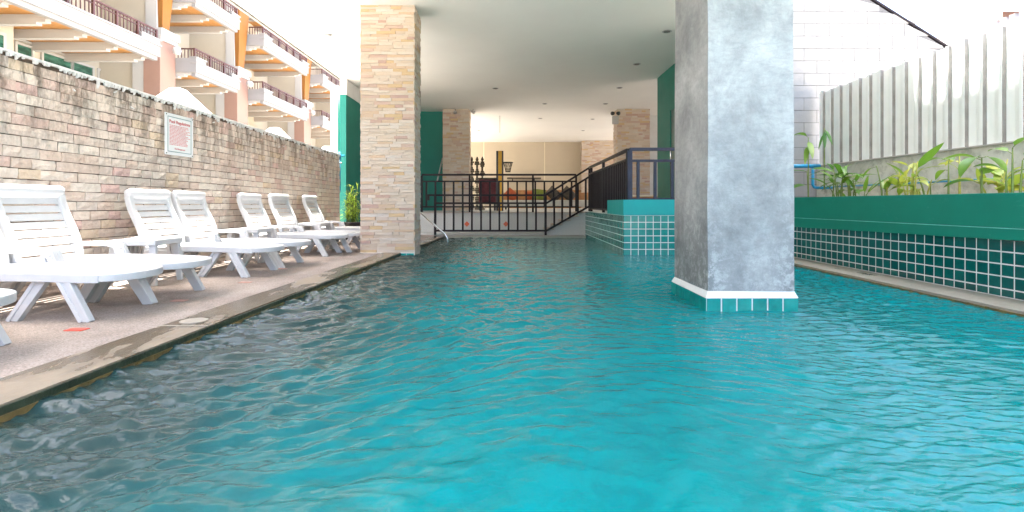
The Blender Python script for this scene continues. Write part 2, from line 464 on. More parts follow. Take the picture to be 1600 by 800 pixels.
# wet algae edge strip below the nose and the pool wall
d = MB()
n = 110
yy = np.linspace(-4, 11.2, n)
for a, b in zip(yy[:-1], yy[1:]):
    o1, o2 = .010 + .004 * noise.noise((a * 6, 0, 0)), .010 + .004 * noise.noise((b * 6, 0, 0))
    d.hexa([(edge(a) - .02, a, -.05), (edge(a) + o1, a, -.05), (edge(b) + o2, b, -.05), (edge(b) - .02, b, -.05),
            (edge(a) - .02, a, DZ + .001), (edge(a) + o1, a, DZ - .002), (edge(b) + o2, b, DZ - .002), (edge(b) - .02, b, DZ + .001)])
struct('coping_edge', d, M['edge'])
d = MB()
for a, b in zip(yy[:-1], yy[1:]):
    o1 = .016 + .006 * noise.noise((a * 3, 5, 0)); o2 = .016 + .006 * noise.noise((b * 3, 5, 0))
    d.hexa([(edge(a), a, -.05), (edge(a) + o1, a, -.05), (edge(b) + o2, b, -.05), (edge(b), b, -.05),
            (edge(a), a, .016), (edge(a) + o1, a, .014), (edge(b) + o2, b, .014), (edge(b), b, .016)])
struct('coping_lip', d, M['wetgold'])
# right coping
d = MB(); y = -4.0
while y < 7.4:
    b = min(y + rnd(1.1, 1.5), 7.44)
    d.box(3.385, 3.76, y + .003, b, -.02, .034); y = b
tag(struct('coping_right', d, M['coping_grey']))
d = MB(); d.box(3.366, 3.384, -4, 7.44, -.1, .017); struct('coping_lip_right', d, M['wetgold'])
d = MB(); d.box(edge(11.2), 1.6, 11.10, 11.2, -.1, .05); struct('coping_far', d, M['coping_grey'])

# water: a modelled rippled surface, finer near the camera
PX, PY = 1.68, 3.9                         # pillar centre
def water():
    nx, ny = 620, 900
    ys_ = 0.35 * (11.12 / 0.35) ** np.linspace(0, 1, ny)
    ys_ = np.concatenate([np.linspace(-4, .34, 40), ys_]); ny = len(ys_)
    u = np.linspace(0, 1, nx)
    Y = np.repeat(ys_[:, None], nx, 1)
    X0 = (edge(Y) + .004); X1 = 3.372
    # keep detail near the axis while close to the camera
    X = X0 + (X1 - X0) * u[None, :]
    rng = np.random.RandomState(3)
    Z = np.zeros_like(X)
    # domain warp
    def warp(s, a, sd):
        r = np.random.RandomState(sd); o = np.zeros_like(X)
        for _ in range(6):
            k = r.uniform(.5, 1.6) * s; t = r.uniform(0, 6.28); p = r.uniform(0, 6.28)
            o += np.sin(k * (X * np.cos(t) + Y * np.sin(t)) + p)
        return o * a / 2.4
    wx = warp(2.6, .16, 1); wy = warp(2.6, .16, 2)
    Xw, Yw = X + wx + warp(9, .02, 4), Y + wy + warp(9, .02, 5)
    def train(theta, lam, spread, amp, n, env, sd):
        r = np.random.RandomState(sd); o = np.zeros_like(X)
        for _ in range(n):
            t = math.radians(theta + r.normal(0, spread)); k = 2 * math.pi / (lam * math.exp(r.normal(0, .28)))
            ph = r.uniform(0, 6.28)
            sN = np.sin(k * (Xw * math.cos(t) + Yw * math.sin(t)) + ph)
            o += (1 - 1.25 * np.abs(sN)) if r.rand() < .35 else sN
        return o * amp / math.sqrt(n) * env
    sig = lambda v: 1 / (1 + np.exp(-v))
    left = sig((0.15 - X) * 3.0)             # choppy by the deck
    right = sig((X - .9) * 3.0)
    mid = 1 - .8 * left - .6 * right
    Z += train(116, .24, 22, .0088, 14, left * .95 + .10, 11)
    Z += train(104, .14, 26, .0052, 14, left + .07, 12)
    Z += train(160, .34, 25, .0066, 8, left * .85 + .08, 13)
    Z += train(95, .11, 12, .0030, 10, right * 1.25 + .10, 14)
    Z += train(75, .065, 20, .0014, 10, right * 1.5 + .15, 15)
    # rings spreading from the pillar
    for (cx, cy, a, lam, dec) in ((PX, PY + .1, .0024, .11, 1.6), (PX + .9, PY + 1.8, .0012, .09, 1.8), (-1.5, 3.2, .0016, .16, 1.6)):
        rr = np.hypot(X - cx, Y - cy) + .03 * wx + .25 * wy * .4
        Z += a * np.sin(2 * math.pi * rr / lam) * np.exp(-np.maximum(rr - .35, 0) / dec)
    V = np.stack([X, Y, Z], -1).reshape(-1, 3)
    idx = np.arange(nx * ny).reshape(ny, nx)
    Fq = np.stack([idx[:-1, :-1], idx[:-1, 1:], idx[1:, 1:], idx[1:, :-1]], -1).reshape(-1, 4)
    me = bpy.data.meshes.new('water')
    me.vertices.add(len(V)); me.vertices.foreach_set('co', V.astype(np.float32).ravel())
    me.loops.add(Fq.size); me.loops.foreach_set('vertex_index', Fq.astype(np.int32).ravel())
    me.polygons.add(len(Fq)); me.polygons.foreach_set('loop_start', np.arange(0, Fq.size, 4, dtype=np.int32))
    me.polygons.foreach_set('loop_total', np.full(len(Fq), 4, np.int32))
    me.polygons.foreach_set('use_smooth', np.ones(len(Fq), bool))
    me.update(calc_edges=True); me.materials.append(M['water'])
    o = bpy.data.objects.new('water', me); COL.objects.link(o); return tag(o, kind='structure')
water()

# ------------------------------------------------------------------ stone cladding generator
def stone(mb, o, u, n, L, h, dep, jit=.004, nx=3, nz=2, mi=0):
    """one rough faced stone: o = lower corner on the wall face, u along, n outward"""
    o = Vector(o); u = Vector(u); n = Vector(n); z = Vector((0, 0, 1))
    base = len(mb.v)
    for k in range(nz + 1):
        for i in range(nx + 1):
            e = (i in (0, nx)) or (k in (0, nz))
            dd = dep + (rnd(-jit, jit) if not e else -rnd(.2, 1.0) * jit * 1.2)
            du = rnd(-.003, .003) if i in (0, nx) else rnd(-.01, .01); dz_ = rnd(-.003, .002) if k in (0, nz) else rnd(-.006, .006)
            mb.v.append(tuple(o + u * (L * i / nx + du) + z * (h * k / nz + dz_) + n * dd))
    W = nx + 1
    flip = u.cross(z).dot(n) < 0
    def add(q):
        mb.f.append(tuple(q[::-1]) if flip else tuple(q)); mb.mi.append(mi)
    for k in range(nz):
        for i in range(nx):
            a = base + k * W + i; add((a, a + 1, a + 1 + W, a + W))
    bb = len(mb.v)
    for p in (o, o + u * L, o + u * L + z * h, o + z * h): mb.v.append(tuple(p))
    bot = [base + i for i in range(W)]; top = [base + nz * W + i for i in range(W)]
    lef = [base + k * W for k in range(nz + 1)]; rig = [base + k * W + nx for k in range(nz + 1)]
    add([bb, bb + 1] + bot[::-1]); add([bb + 3] + top + [bb + 2])
    add([bb] + lef + [bb + 3]); add([bb + 1, bb + 2] + rig[::-1])

# ------------------------------------------------------------------ brick garden wall on the left
wroot = thing('brick_wall', 'long rough sandstone brick garden wall behind the sun loungers, white paint drips on top', 'wall',
              (-4.1, 0, 0), -math.atan(SL))
b = MB(); LW = 11.0
def wtop(y): return 1.94 - .0205 * (y - 3.96)
ch = .0865
k = 0
while True:
    z0 = .0 + k * ch
    if z0 > 2.0: break
    y = -2.0 - rnd(0, .18)
    while y < LW:
        L = rnd(.15, .225); y1 = min(y + L, LW)
        ymid = (y + y1) / 2; sh = wtop(ymid) / 1.94
        zz = z0 * sh
        if z0 + ch <= 1.96: stone(b, (0, y, zz), (0, y1 - y - .007, 0) if False else (0, 1, 0), (1, 0, 0), y1 - y - .007, ch * sh - .0072, .026 + rnd(-.010, .011), .008)
        y = y1
    k += 1
b.build('brickwork', M['brick'], wroot)
b = MB()
b.hexa([(-.2, -2, -.3), (.006, -2, -.3), (.006, LW, -.3), (-.2, LW, -.3), (-.2, -2, wtop(-2)), (.006, -2, wtop(-2)), (.006, LW, wtop(LW)), (-.2, LW, wtop(LW))])
b.build('wall_core', M['mortar'], wroot)
b = MB()   # white paint cap with drips
y = -2.0
while y < LW:
    y1 = min(y + rnd(.006, .022), LW); z = wtop(y)
    b.box(-.22, .038, y, y1, z - .008, z + .010)
    if random.random() < .5:
        L = rnd(.006, .05) * (1.9 if random.random() < .15 else 1)
        b.hexa([(.02, y, z - L), (.040, y + .002, z - L), (.040, y1 - .002, z - L * rnd(.5, 1.1)), (.02, y1, z - L), (.02, y, z), (.041, y, z), (.041, y1, z), (.02, y1, z)])
    if random.random() < .03:
        zc = z - rnd(.08, .2); t = rnd(-.7, .7); l = rnd(.02, .05)
        b.bar((.040, y, zc), (.041, y + l * math.cos(t), zc + l * math.sin(t)), .008, .012, (1, 0, 0))
    y = y1
b.build('paint_drips', M['white_render'], wroot)

# pool regulations sign on the wall
sg = thing('sign_board', 'white framed rules sign with red lettering screwed to the brick wall', 'sign', (-4.1 + SL * 5.93 + .045, 5.93, 1.535), -math.atan(SL))
b = MB(); b.box(-.012, 0, -.235, .235, -.235, .235); b.build('board', M['signwhite'], sg, bevel=.002)
b = MB()
for q in ((-.20, .20, .192, .20), (-.20, .20, -.20, -.192), (-.20, -.192, -.192, .192), (.192, .20, -.192, .192)):
    b.box(.0002, .0015, *q)
b.build('border', M['signteal'], sg)
def text(body, size, y, z, mat, parent, name):
    cu = bpy.data.curves.new(name, 'FONT'); cu.body = body; cu.size = size; cu.align_x = 'CENTER'; cu.extrude = .0006; cu.offset = .0004
    cu.materials.append(mat)
    tmp = bpy.data.objects.new(name, cu); COL.objects.link(tmp); bpy.context.view_layer.update()
    me = bpy.data.meshes.new_from_object(tmp.evaluated_get(bpy.context.evaluated_depsgraph_get()))
    bpy.data.objects.remove(tmp)
    o = bpy.data.objects.new(name, me); COL.objects.link(o); o.parent = parent; o.location = (.0016, y, z); o.rotation_euler = (R(90), 0, R(90))
    return o
text('Pool', .052, -.128, .128, M['signred'], sg, 'title_word')
text('Regulations', .052, .058, .128, M['signred'], sg, 'title_word')
text('The Management', .026, 0, -.168, M['pinkline'], sg, 'signature_lettering')
b = MB(); random.seed(3)
for r_ in range(15):
    z = .098 - r_ * .0155; y = -.17; end = rnd(.08, .175)
    while y < end:
        l = rnd(.012, .04); b.box(.0003, .0012, y, min(y + l, .18), z, z + .0075); y += l + .007
b.build('rule_lines', M['pinkline'], sg)
for sy in (-.218, .218):
    for sz in (-.218, .218): MB().tube([(0, sy, sz), (.003, sy, sz)], .0065, 8).build('screw', M['steel_dark'], sg)
random.seed(11)

# ------------------------------------------------------------------ ceiling slab and unseen shade mass above
CZ = 3.58
s_ = MB()
s_.box(-3.9, 3.9, .1, 15.3, CZ, CZ + .22)
s_.box(-3.9, 9.0, 15.3, 24, CZ, CZ + .22)
s_.box(3.9, 9.0, 9.5, 15.3, CZ, CZ + .22)
struct('ceiling', s_, M['ceiling'])
s_ = MB(); s_.box(-3.94, -3.90, .1, 24, CZ - .03, CZ + .25); struct('ceiling_edge_trim', s_, M['sheet_side'])
s_ = MB(); s_.box(-3.9, -3.75, 11.6, 15.6, 3.22, CZ - .002); struct('ceiling_beam', s_, M['white_render'])
s_ = MB(); s_.box(2.0, 3.9, 1.3, 6.6, CZ + .222, 6.18); s_.box(2.0, 3.9, 6.6, 15, CZ + .222, 9.5)  # unseen mass added on the slab, height set for the fence shadow
tag(s_.build('fence_shade_mass', M['white_render']), 'unseen white mass added above the ceiling slab to shade the fence', 'building')
# downlights
def on_ceiling(px, py):
    dd = (CZ - H) * F / (318 - py); return ((px - 800) / F * dd, dd)
dl = None
spots = [(513, 54, 'lone recessed downlight left of the brick column, nearest the ceiling edge'),
         (1042, 49, 'recessed downlight closest to the concrete pillar'),
         (995, 100, 'recessed downlight in the ceiling just before the green side wall'),
         (774, 138, 'recessed downlight high above the left brick column pair'),
         (968, 137, 'recessed downlight in front of the right rear brick column'),
         (851, 162, 'recessed downlight in the middle of the pool ceiling'),
         (946, 162, 'recessed downlight nearest the twin head emergency lamp'),
         (844, 185, 'recessed downlight above the centre of the lounge'),
         (926, 186, 'recessed downlight above the right side of the lounge'),
         (748, 204, 'small recessed downlight above the carved screen'),
         (911, 204, 'small recessed downlight before the rear stone pillar')]
for i, (px, py, lab) in enumerate(spots):
    x, y = on_ceiling(px, py)
    if dl is None:
        dl = thing('downlight', lab, 'ceiling light', (x, y, CZ), 0, 'recessed downlights in the ceiling')
        m_ = MB(); m_.lathe([(.075, 0.0), (.078, -.006), (.058, -.008), (.055, -.002)], n=20); m_.build('trim_ring', M['lampmetal'], dl, True)
        m_ = MB(); m_.lathe([(.052, -.003), (.052, -.0105), (.03, -.014), (.008, -.016)], n=16); m_.build('bulb', M['lampdark'], dl, True)
    else: dup(dl, (x, y, CZ), 0, lab)

# ------------------------------------------------------------------ stone clad columns
def clad_column(label, x0, x1, y0, y1, z0, z1, rows=.043, name='brick_column'):
    cx, cy = (x0 + x1) / 2, (y0 + y1) / 2
    t = thing(name, label, 'column', (cx, cy, z0), 0, 'stone clad columns')
    hx, hy = (x1 - x0) / 2, (y1 - y0) / 2; hh = z1 - z0
    m = MB(); m.box(-hx + .016, hx - .016, -hy + .016, hy - .016, 0, hh); m.build('core', M['column_mortar'], t)
    m = MB()
    z = 0.0
    while z < hh - .01:
        h = min(rnd(.036, .062) * rows / .05, hh - z)
        for (o, u, n, L) in (((-hx, -hy, z), (1, 0, 0), (0, -1, 0), 2 * hx), ((hx, -hy, z), (0, 1, 0), (1, 0, 0), 2 * hy), ((-hx, -hy, z), (0, 1, 0), (-1, 0, 0), 2 * hy)):
            p = 0.0
            while p < L - .001:
                l = rnd(.10, .27)
                if L - p - l < .08: l = L - p
                nn = Vector(n); uu = Vector(u)
                stone(m, Vector(o) + uu * p - nn * .018, u, n, l - .003, h - .003, .020 + rnd(-.006, .008), .004, max(2, int(l / .06)), 1)
                p += l
        z += h
    m.build('stone_cladding', M['strip'], t)
    return t
c1_ = clad_column('tall brick column clad in pink and cream stone strips at the pool edge, nearest of the stone columns', -2.16, -1.39, 7.3, 7.78, -.05, CZ)
# tile footing
m = MB(); 
for i in range(7):
    m.box(-.385 + i * .11, -.385 + i * .11 + .104, -.262, -.246, .05, .092)
m.build('tile_band', M['tile_teal'], c1_)
m = MB(); m.box(-.39, .39, -.255, -.245, .0, .10); m.build('footing', M['grout'], c1_)
PZ = .535
clad_column('stone strip column beside the green wall carrying two small spotlights', -2.07, -1.28, 15.3, 15.9, PZ, CZ, .055)
clad_column('stone strip column on the right carrying the emergency lamp', 3.15, 4.12, 15.3, 15.9, PZ, CZ, .055)
clad_column('rear stone strip column against the cream lounge wall', 3.15, 4.7, 23.0, 23.45, PZ, CZ, .055)

# ------------------------------------------------------------------ concrete pillar in the pool
pr = thing('concrete_pillar', 'large polished grey concrete pillar standing in the pool on a teal tiled foot', 'pillar', (1.664, 3.93, 0))
m = MB()
hw, hd = .302, .365
nz, nx = 40, 8
def ring(z, a, b_):
    pts = []
    for i in range(nx): pts.append((-a + 2 * a * i / nx, -b_))
    for i in range(nx): pts.append((a, -b_ + 2 * b_ * i / nx))
    for i in range(nx): pts.append((a - 2 * a * i / nx, b_))
    for i in range(nx): pts.append((-a, b_ - 2 * b_ * i / nx))
    return [(x + .004 * noise.noise((x * 3, y * 3, z * 2)), y + .004 * noise.noise((x * 3 + 9, y * 3, z * 2)), z) for x, y in pts]
for k in range(nz + 1):
    m.v += ring(.112 + (CZ - .112) * k / nz, hw - .008 * k / nz, hd - .008 * k / nz)
P4 = nx * 4
for k in range(nz):
    for i in range(P4):
        a = k * P4 + i; b_ = k * P4 + (i + 1) % P4
        m.f.append((a, b_, b_ + P4, a + P4)); m.mi.append(0)
m.build('shaft', M['pillar'], pr)
m = MB()
m.hexa([(-hw - .018, -hd - .02, .0955), (hw + .018, -hd - .02, .0955), (hw + .018, hd + .02, .0955), (-hw - .018, hd + .02, .0955),
        (-hw, -hd, .14), (hw, -hd, .14), (hw, hd, .135), (-hw, hd, .135)])
m.build('chamfer', M['white_render'], pr)
m = MB(); a_, b_ = hw + .018, hd + .02
m.box(-a_ + .004, a_ - .004, -b_ + .004, b_ - .004, -.3, .095, 1)
nT = 6
for row in range(2):
    z0 = .094 - .100 * (row + 1)
    off = 0
    for i in range(nT):
        x0 = -a_ + 2 * a_ * i / nT
        m.box(x0 + .006, x0 + 2 * a_ / nT - .006, -b_ - .002, -b_ + .01, z0 + .006, z0 + .098, 0)
    for i in range(7):
        y0 = -b_ + 2 * b_ * i / 7
        m.box(-a_ - .002, -a_ + .01, y0 + .006, y0 + 2 * b_ / 7 - .006, z0 + .006, z0 + .098, 0)
        m.box(a_ - .01, a_ + .002, y0 + .006, y0 + 2 * b_ / 7 - .006, z0 + .006, z0 + .098, 0)
m.build('tiled_foot', [M['tile_teal'], M['grout']], pr)

# ------------------------------------------------------------------ tiled surfaces
def tiles(m, o, u, n, L, z0, z1, tw, th, ztop_clip=None, g_=.0105):
    """tiles laid over a wall face; grout is modelled separately"""
    o = Vector(o); u = Vector(u); n = Vector(n)
    k = 0; zt = z1
    while zt > z0 + .01:
        zb = max(zt - th, z0)
        p = 0
        while p < L - .01:
            q = min(p + tw, L)
            a = o + u * (p + g_ / 2); bb = o + u * (q - g_ / 2)
            P = []
            tl = rnd(-.0007, .0007)
            for zz in (zb + g_ / 2, zt - g_ / 2):
                P += [a + Vector((0, 0, zz)), bb + Vector((0, 0, zz)), bb + n * (.0012 + tl) + Vector((0, 0, zz)), a + n * (.0012 - tl) + Vector((0, 0, zz))]
            m.hexa(P); p = q
        zt = zb
# planter on the right
pl = thing('planter', 'long green painted planter bed with dark tiled front along the fence', 'planter', (3.76, 0, 0))
m = MB(); m.box(.006, .12, -4, 7.44, -.05, .47); m.build('grout_backing', M['grout'], pl)
m = MB(); tiles(m, (.006, -4, 0), (0, 1, 0), (-1, 0, 0), 11.44, .034, .475, .1045, .0945); m.build('tiled_front', M['tile_dark'], pl)
m = MB(); NN = 60
ys_ = np.linspace(-4, 7.7, NN)
for a, b_ in zip(ys_[:-1], ys_[1:]):
    def zb(y): return .484 - .0115 * (y - 3.0) + .004 * noise.noise((y * 5, 0, 3))
    m.hexa([(-.028, a, zb(a)), (.12, a, zb(a)), (.12, b_, zb(b_)), (-.028, b_, zb(b_)), (-.028, a, .565), (.12, a, .565), (.12, b_, .565), (-.028, b_, .565)])
m.build('lower_band', M['green'], pl)
m = MB(); m.box(-.034, .12, -4, 7.7, .5655, .831); m.build('upper_band', M['green'], pl, bevel=.006)
m = MB(); m.box(-.0345, -.03, -4, 7.7, .5585, .5652); m.build('joint_line', M['jointline'], pl)
m = MB()
gx, gy = 8, 80
for i in range(gx):
    for j in range(gy):
        def pz(ii, jj):
            x = .12 + .86 * ii / gx; y = -4 + 11.85 * jj / gy
            return (x, y, .72 + .035 * noise.noise((x * 5, y * 3, 0)))
        m.quad(pz(i, j), pz(i + 1, j), pz(i + 1, j + 1), pz(i, j + 1))
tag(m.build('soil', M['soil'], pl))

# tiled landing box with turquoise parapet
tb = thing('tiled_landing', 'teal tiled landing block rising from the water with turquoise parapet on top', 'landing', (1.62, 7.44, 0))
m = MB(); m.box(.006, 2.7, .006, 3.9, -.1, .578); m.build('grout_core', M['grout'], tb)
m = MB()
tiles(m, (0, .006, 0), (1, 0, 0), (0, -1, 0), 2.1, -.1, .576, .1085, .0985)
tiles(m, (.006, 0, 0), (0, 1, 0), (-1, 0, 0), 3.9, -.1, .576, .1085, .0985)
m.build('tile_facing', M['tile_teal'], tb)
m = MB()
pts = [(0.0, 1.2), (0.0, .05), (.05, -.004), (2.1, -.004), (2.1, .12), (.14, .12), (.12, .16), (.12, 1.2)]
pts = [(-.004, 1.25), (-.004, .0), (0.0, -.004), (2.11, -.004), (2.11, .4), (.3, .4), (.3, 1.25)]
nb = len(m.v); kk = len(pts)
m.v += [(x, y, .579) for x, y in pts] + [(x, y, .806) for x, y in pts]
m.f.append(tuple(nb + i for i in range(kk))[::-1]); m.mi.append(0); m.f.append(tuple(nb + kk + i for i in range(kk))); m.mi.append(0)
for i in range(kk):
    j = (i + 1) % kk; m.f.append((nb + i, nb + j, nb + kk + j, nb + kk + i)); m.mi.append(0)
m.build('parapet', M['turq'], tb, bevel=.008)

# ------------------------------------------------------------------ fence wall on the right
FX = 4.7
rw = tag(MB().box(FX, FX + .15, -4, 7.9, -.3, 1.318).build('retaining_wall', M['render']), 'stained grey cement wall behind the planter under the metal fence', 'wall')
fe = thing('metal_fence', 'tall white corrugated sheet metal fence on the cement wall', 'fence', (FX, 0, 1.32))
m = MB(); y = -4.0; pitch = .202
k = 0
while y < 7.8:
    yb = min(y + pitch, 7.86)
    t = 2.435 - 1.32 + (.0 if k % 2 else .012) + rnd(-.008, .008)
    r0 = y; r1 = y + .028; r2 = y + .05; r3 = y + .068
    # pan, rib up, rib crest, rib down as a folded sheet with thickness 2 mm
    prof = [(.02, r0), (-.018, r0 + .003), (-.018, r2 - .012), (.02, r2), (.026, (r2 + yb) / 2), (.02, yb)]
    for (xa, ya), (xb, yb2), mi in zip(prof[:-1], prof[1:], (1, 0, 0, 0, 0)):  # first fold of each rib gets its shade as a dark colour
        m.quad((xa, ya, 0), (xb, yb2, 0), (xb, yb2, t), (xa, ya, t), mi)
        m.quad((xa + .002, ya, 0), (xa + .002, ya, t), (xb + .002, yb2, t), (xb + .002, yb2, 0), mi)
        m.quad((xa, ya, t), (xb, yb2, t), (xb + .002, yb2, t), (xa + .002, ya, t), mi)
    y = yb; k += 1
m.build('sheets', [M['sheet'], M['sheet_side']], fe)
m = MB(); m.box(-.035, .03, -4, 7.86, -.004, .012); m.build('bottom_flashing', M['facade_white'], fe)
m = MB(); m.box(.03, .07, -4, 7.86, .25, .29); m.box(.03, .07, -4, 7.86, .85, .89); m.build('back_rail', M['sheet_side'], fe)

# white block gable wall behind
gw = thing('block_wall', 'white painted concrete block gable wall behind the fence corner', 'wall', (3.95, 7.95, -.3))
def gtop(x):  # world x -> z of sloping top
    # passes the photo's line (1360,0)-(1478,75)
    xa, za = 560 / F * 7.95, H + 318 / F * 7.95; xb, zb_ = 678 / F * 7.95, H + 243 / F * 7.95
    return za + (x - xa) * (zb_ - za) / (xb - xa)
m = MB(); mm = MB()
z = 0; row = 0
bh, bl = .192, .39
while z < 6.5:
    x = -.2 * (row % 2)
    while x < 5.5:
        x0 = max(x, 0); x1 = x + bl; zt = gtop(3.95 + (x0 + x1) / 2) + .3
        if z < zt and x1 > x0 + .02:
            z1a = min(z + bh, gtop(3.95 + x0) + .3); z1b = min(z + bh, gtop(3.95 + x1) + .3)
            z1a = max(z1a, z + .009); z1b = max(z1b, z + .009)
            if z1a > z + .01 or z1b > z + .01:
                dd = rnd(-.002, .002)
                m.hexa([(x0 + .004, -.008 + dd, z + .004), (x1 - .004, -.008 + dd, z + .004), (x1 - .004, .05, z + .004), (x0 + .004, .05, z + .004),
                        (x0 + .004, -.008 + dd, z1a - .004), (x1 - .004, -.008 + dd, z1b - .004), (x1 - .004, .05, z1b - .004), (x0 + .004, .05, z1a - .004)])
        x += bl
    z += bh; row += 1
m.build('blockwork', M['block'], gw)
m = MB(); za, zb_ = gtop(3.95) + .3, gtop(9.4) + .3
m.hexa([(0, -.003, 0), (5.45, -.003, 0), (5.45, .15, 0), (0, .15, 0), (0, -.003, za - .01), (5.45, -.003, max(zb_ - .01, .1)), (5.45, .15, max(zb_ - .01, .1)), (0, .15, za - .01)])
m.build('joints', M['blockmortar'], gw)
m = MB(); m.bar((0, .03, za + .03), (3.2, .03, gtop(3.95 + 3.2) + .33), .10, .032); m.build('verge_trim', M['steel_dark'], gw)

# neighbour house roof top right
hr = thing('neighbour_house', 'pale neighbouring house with terracotta roof and grey louvred eave beyond the fence', 'house', (9.2, 9.6, -.3))
m = MB(); m.box(0, 6, 0, 6, 0, 4.65); m.build('wall', M['facade_white'], hr)
m = MB()
m.hexa([(-.9, -.9, 4.55), (7, -.9, 4.55), (7, 3, 6.7), (-.9, 3, 6.7), (-.9, -.9, 4.67), (7, -.9, 4.67), (7, 3, 6.82), (-.9, 3, 6.82)])
m.build('roof', M['rooftile'], hr)
m = MB()
for i in range(22): m.tube([(-.85 + i * .36, -.95, 4.70), (-.85 + i * .36, 3, 6.87)], .07, 8)
m.build('roof_tiles', M['rooftile'], hr, True)
m = MB(); m.box(-.95, 7, -1.0, -.9, 4.4, 4.68)
for i in range(5): m.box(-.4, 5, -.98 + i * .17, -.93 + i * .17 + .05, 4.30, 4.38)
m.build('eave', M['roofgrey'], hr)

# ------------------------------------------------------------------ green walls
m = MB(); m.box(3.28, 3.4, 7.9, 11.55, .58, CZ - .002)
gwall = tag(m.build('green_side_wall', M['green_wall']), 'deep green painted side wall between the landing and the lounge on the right', 'wall')
dr = thing('door', 'dark green door set in the green side wall behind the pillar', 'door', (3.278, 9.9, .6))
m = MB(); m.box(-.03, 0, -.55, .55, 0, 2.05); m.build('leaf', M['green_dark'], dr, bevel=.004)
m = MB(); m.box(-.045, -.0305, -.62, -.55, 0, 2.12); m.box(-.045, -.0305, .55, .62, 0, 2.12); m.box(-.045, -.0305, -.55, .55, 2.05, 2.12); m.build('frame', M['green_wall'], dr)
m = MB(); m.tube([(-.03, .42, .9), (-.08, .42, .92), (-.08, .42, 1.25), (-.03, .42, 1.27)], .014, 8); m.build('handle', M['chrome'], dr, True)
m = MB(); m.box(-3.9, -3.76, 11.6, 15.6, DZ, 3.218)
tag(m.build('green_partition', M['green_wall']), 'deep green partition wall continuing past the end of the brick wall', 'wall')
m = MB(); m.box(-3.9, -2.09, 15.62, 15.75, DZ, CZ - .02)
tag(m.build('green_rear_wall', M['green_wall']), 'green painted wall facing the pool between two stone columns', 'wall')
m = MB(); m.box(-4.22, -4.05, 11.9, 12.06, -.3, 3.5)
tag(m.build('white_post', M['white_render']), 'white post between the balcony building and the green partition', 'post')
# blue valve fitting at the end of the brick wall
vf = thing('water_valve', 'pale blue pipe and valve at the far end of the brick wall', 'pipe', (-3.72, 11.05, 1.0))
m = MB(); m.tube([(0, 0, .0), (0, 0, .72)], .022, 8); m.tube([(-.12, 0, .78), (.10, 0, .78)], .02, 8); m.tube([(0, 0, .7), (0, 0, .86)], .03, 8); m.build('pipe_run', M['pvc'], vf, True)
m = MB(); m.tube([(-.05, -.05, .62), (.06, -.05, .62)], .018, 8); m.build('handle', M['canvas_teal'], vf, True)

# ------------------------------------------------------------------ lounge platform at the back
m = MB(); m.box(-2.4, 9, 12.3, 24.2, -.3, PZ); m.box(-3.9, -2.4, 15.6, 24.2, -.3, PZ)
struct('platform', m, M['terrazzo'])
m = MB(); m.box(-2.4, 1.55, 12.27, 12.55, PZ, PZ + .006); struct('platform_kerb', m, M['tread'])
m = MB(); m.box(-2.4, 1.62, 11.45, 12.3, -.3, DZ + .03); struct('stair_foot', m, M['terrazzo'])
for i, px in enumerate((729.5, 790.5)):
    x = (px - 800) / F * 12.3; z = H - 32 / F * 12.3
    m = MB(); r_ = .068
    m.hexa([(x - r_, 12.285, z), (x, 12.285, z - r_), (x, 12.305, z - r_), (x - r_, 12.305, z), (x, 12.285, z + r_), (x + r_, 12.285, z), (x + r_, 12.305, z), (x, 12.305, z + r_)])
    m = MB(); m.poly([(x - r_, 12.292, z), (x, 12.292, z - r_), (x + r_, 12.292, z), (x, 12.292, z + r_)])
    m.poly([(x - r_, 12.299, z), (x, 12.299, z + r_), (x + r_, 12.299, z), (x, 12.299, z - r_)])
    P = [(x - r_, z), (x, z - r_), (x + r_, z), (x, z + r_)]
    for q in range(4):
        (xa, za2), (xb2, zb2) = P[q], P[(q + 1) % 4]
        m.quad((xa, 12.292, za2), (xa, 12.299, za2), (xb2, 12.299, zb2), (xb2, 12.292, zb2))
    tag(m.build('diamond_tile', M['diamond']), ['orange diamond inlay on the white platform face, the one nearer the ladder', 'orange diamond inlay on the white platform face, the one nearer the stairs'][i], 'tile', 'diamond inlays')
# stair rising to the right, five steps
st = thing('staircase', 'short speckled stone staircase climbing right behind the railing', 'stairs', (.75, 11.45, DZ))
m = MB(); tr = MB()
for k in range(5):
    x0 = k * .185; m.box(x0, 1.2 if k < 5 else 1, 0, .845, .031 + k * .094 + (.0005 * k), .031 + (k + 1) * .094)
    tr.box(x0 - .012, x0 + .2, -.008, .85, .031 + (k + 1) * .094 + .001, .031 + (k + 1) * .094 + .013)
m.build('risers', M['terrazzo'], st); tr.build('treads', M['tread'], st)

# railings -------------------------------------------------------------
def rail_fence(label, a, b, zb, zt, zs, zbot, posts, nbal, mat, group='dark steel railings', post_w=.045, foot=None, endcaps=True):
    """straight horizontal railing from a to b (x,y): top rail, second rail, bottom rail, posts, balusters"""
    ax, ay = a; bx, by = b
    t = thing('railing', label, 'railing', ((ax + bx) / 2, (ay + by) / 2, zb), 0, group)
    cx, cy = (ax + bx) / 2, (ay + by) / 2
    P = lambda f, z: (ax + (bx - ax) * f - cx, ay + (by - ay) * f - cy, z - zb)
    for z, h in ((zt, .045), (zs, .035), (zbot, .035)):
        MB().bar(P(0, z), P(1, z), .045, h).build('rail', mat, t)
    for f in posts:
        MB().bar(P(f, foot if foot is not None else zb), P(f, zt - .0225), post_w, post_w, (1, 0, 0)).build('post', mat, t)
    for i in range(nbal):
        f = (i + .5) / nbal if endcaps else (i + 1) / (nbal + 1)
        if min(abs(f - p) for p in posts) < .2 / nbal: continue
        MB().bar(P(f, zbot + .0175), P(f, zs - .0175), .040, .040, (1, 0, 0)).build('baluster', mat, t)
    return t
sm = M['steel_dark']
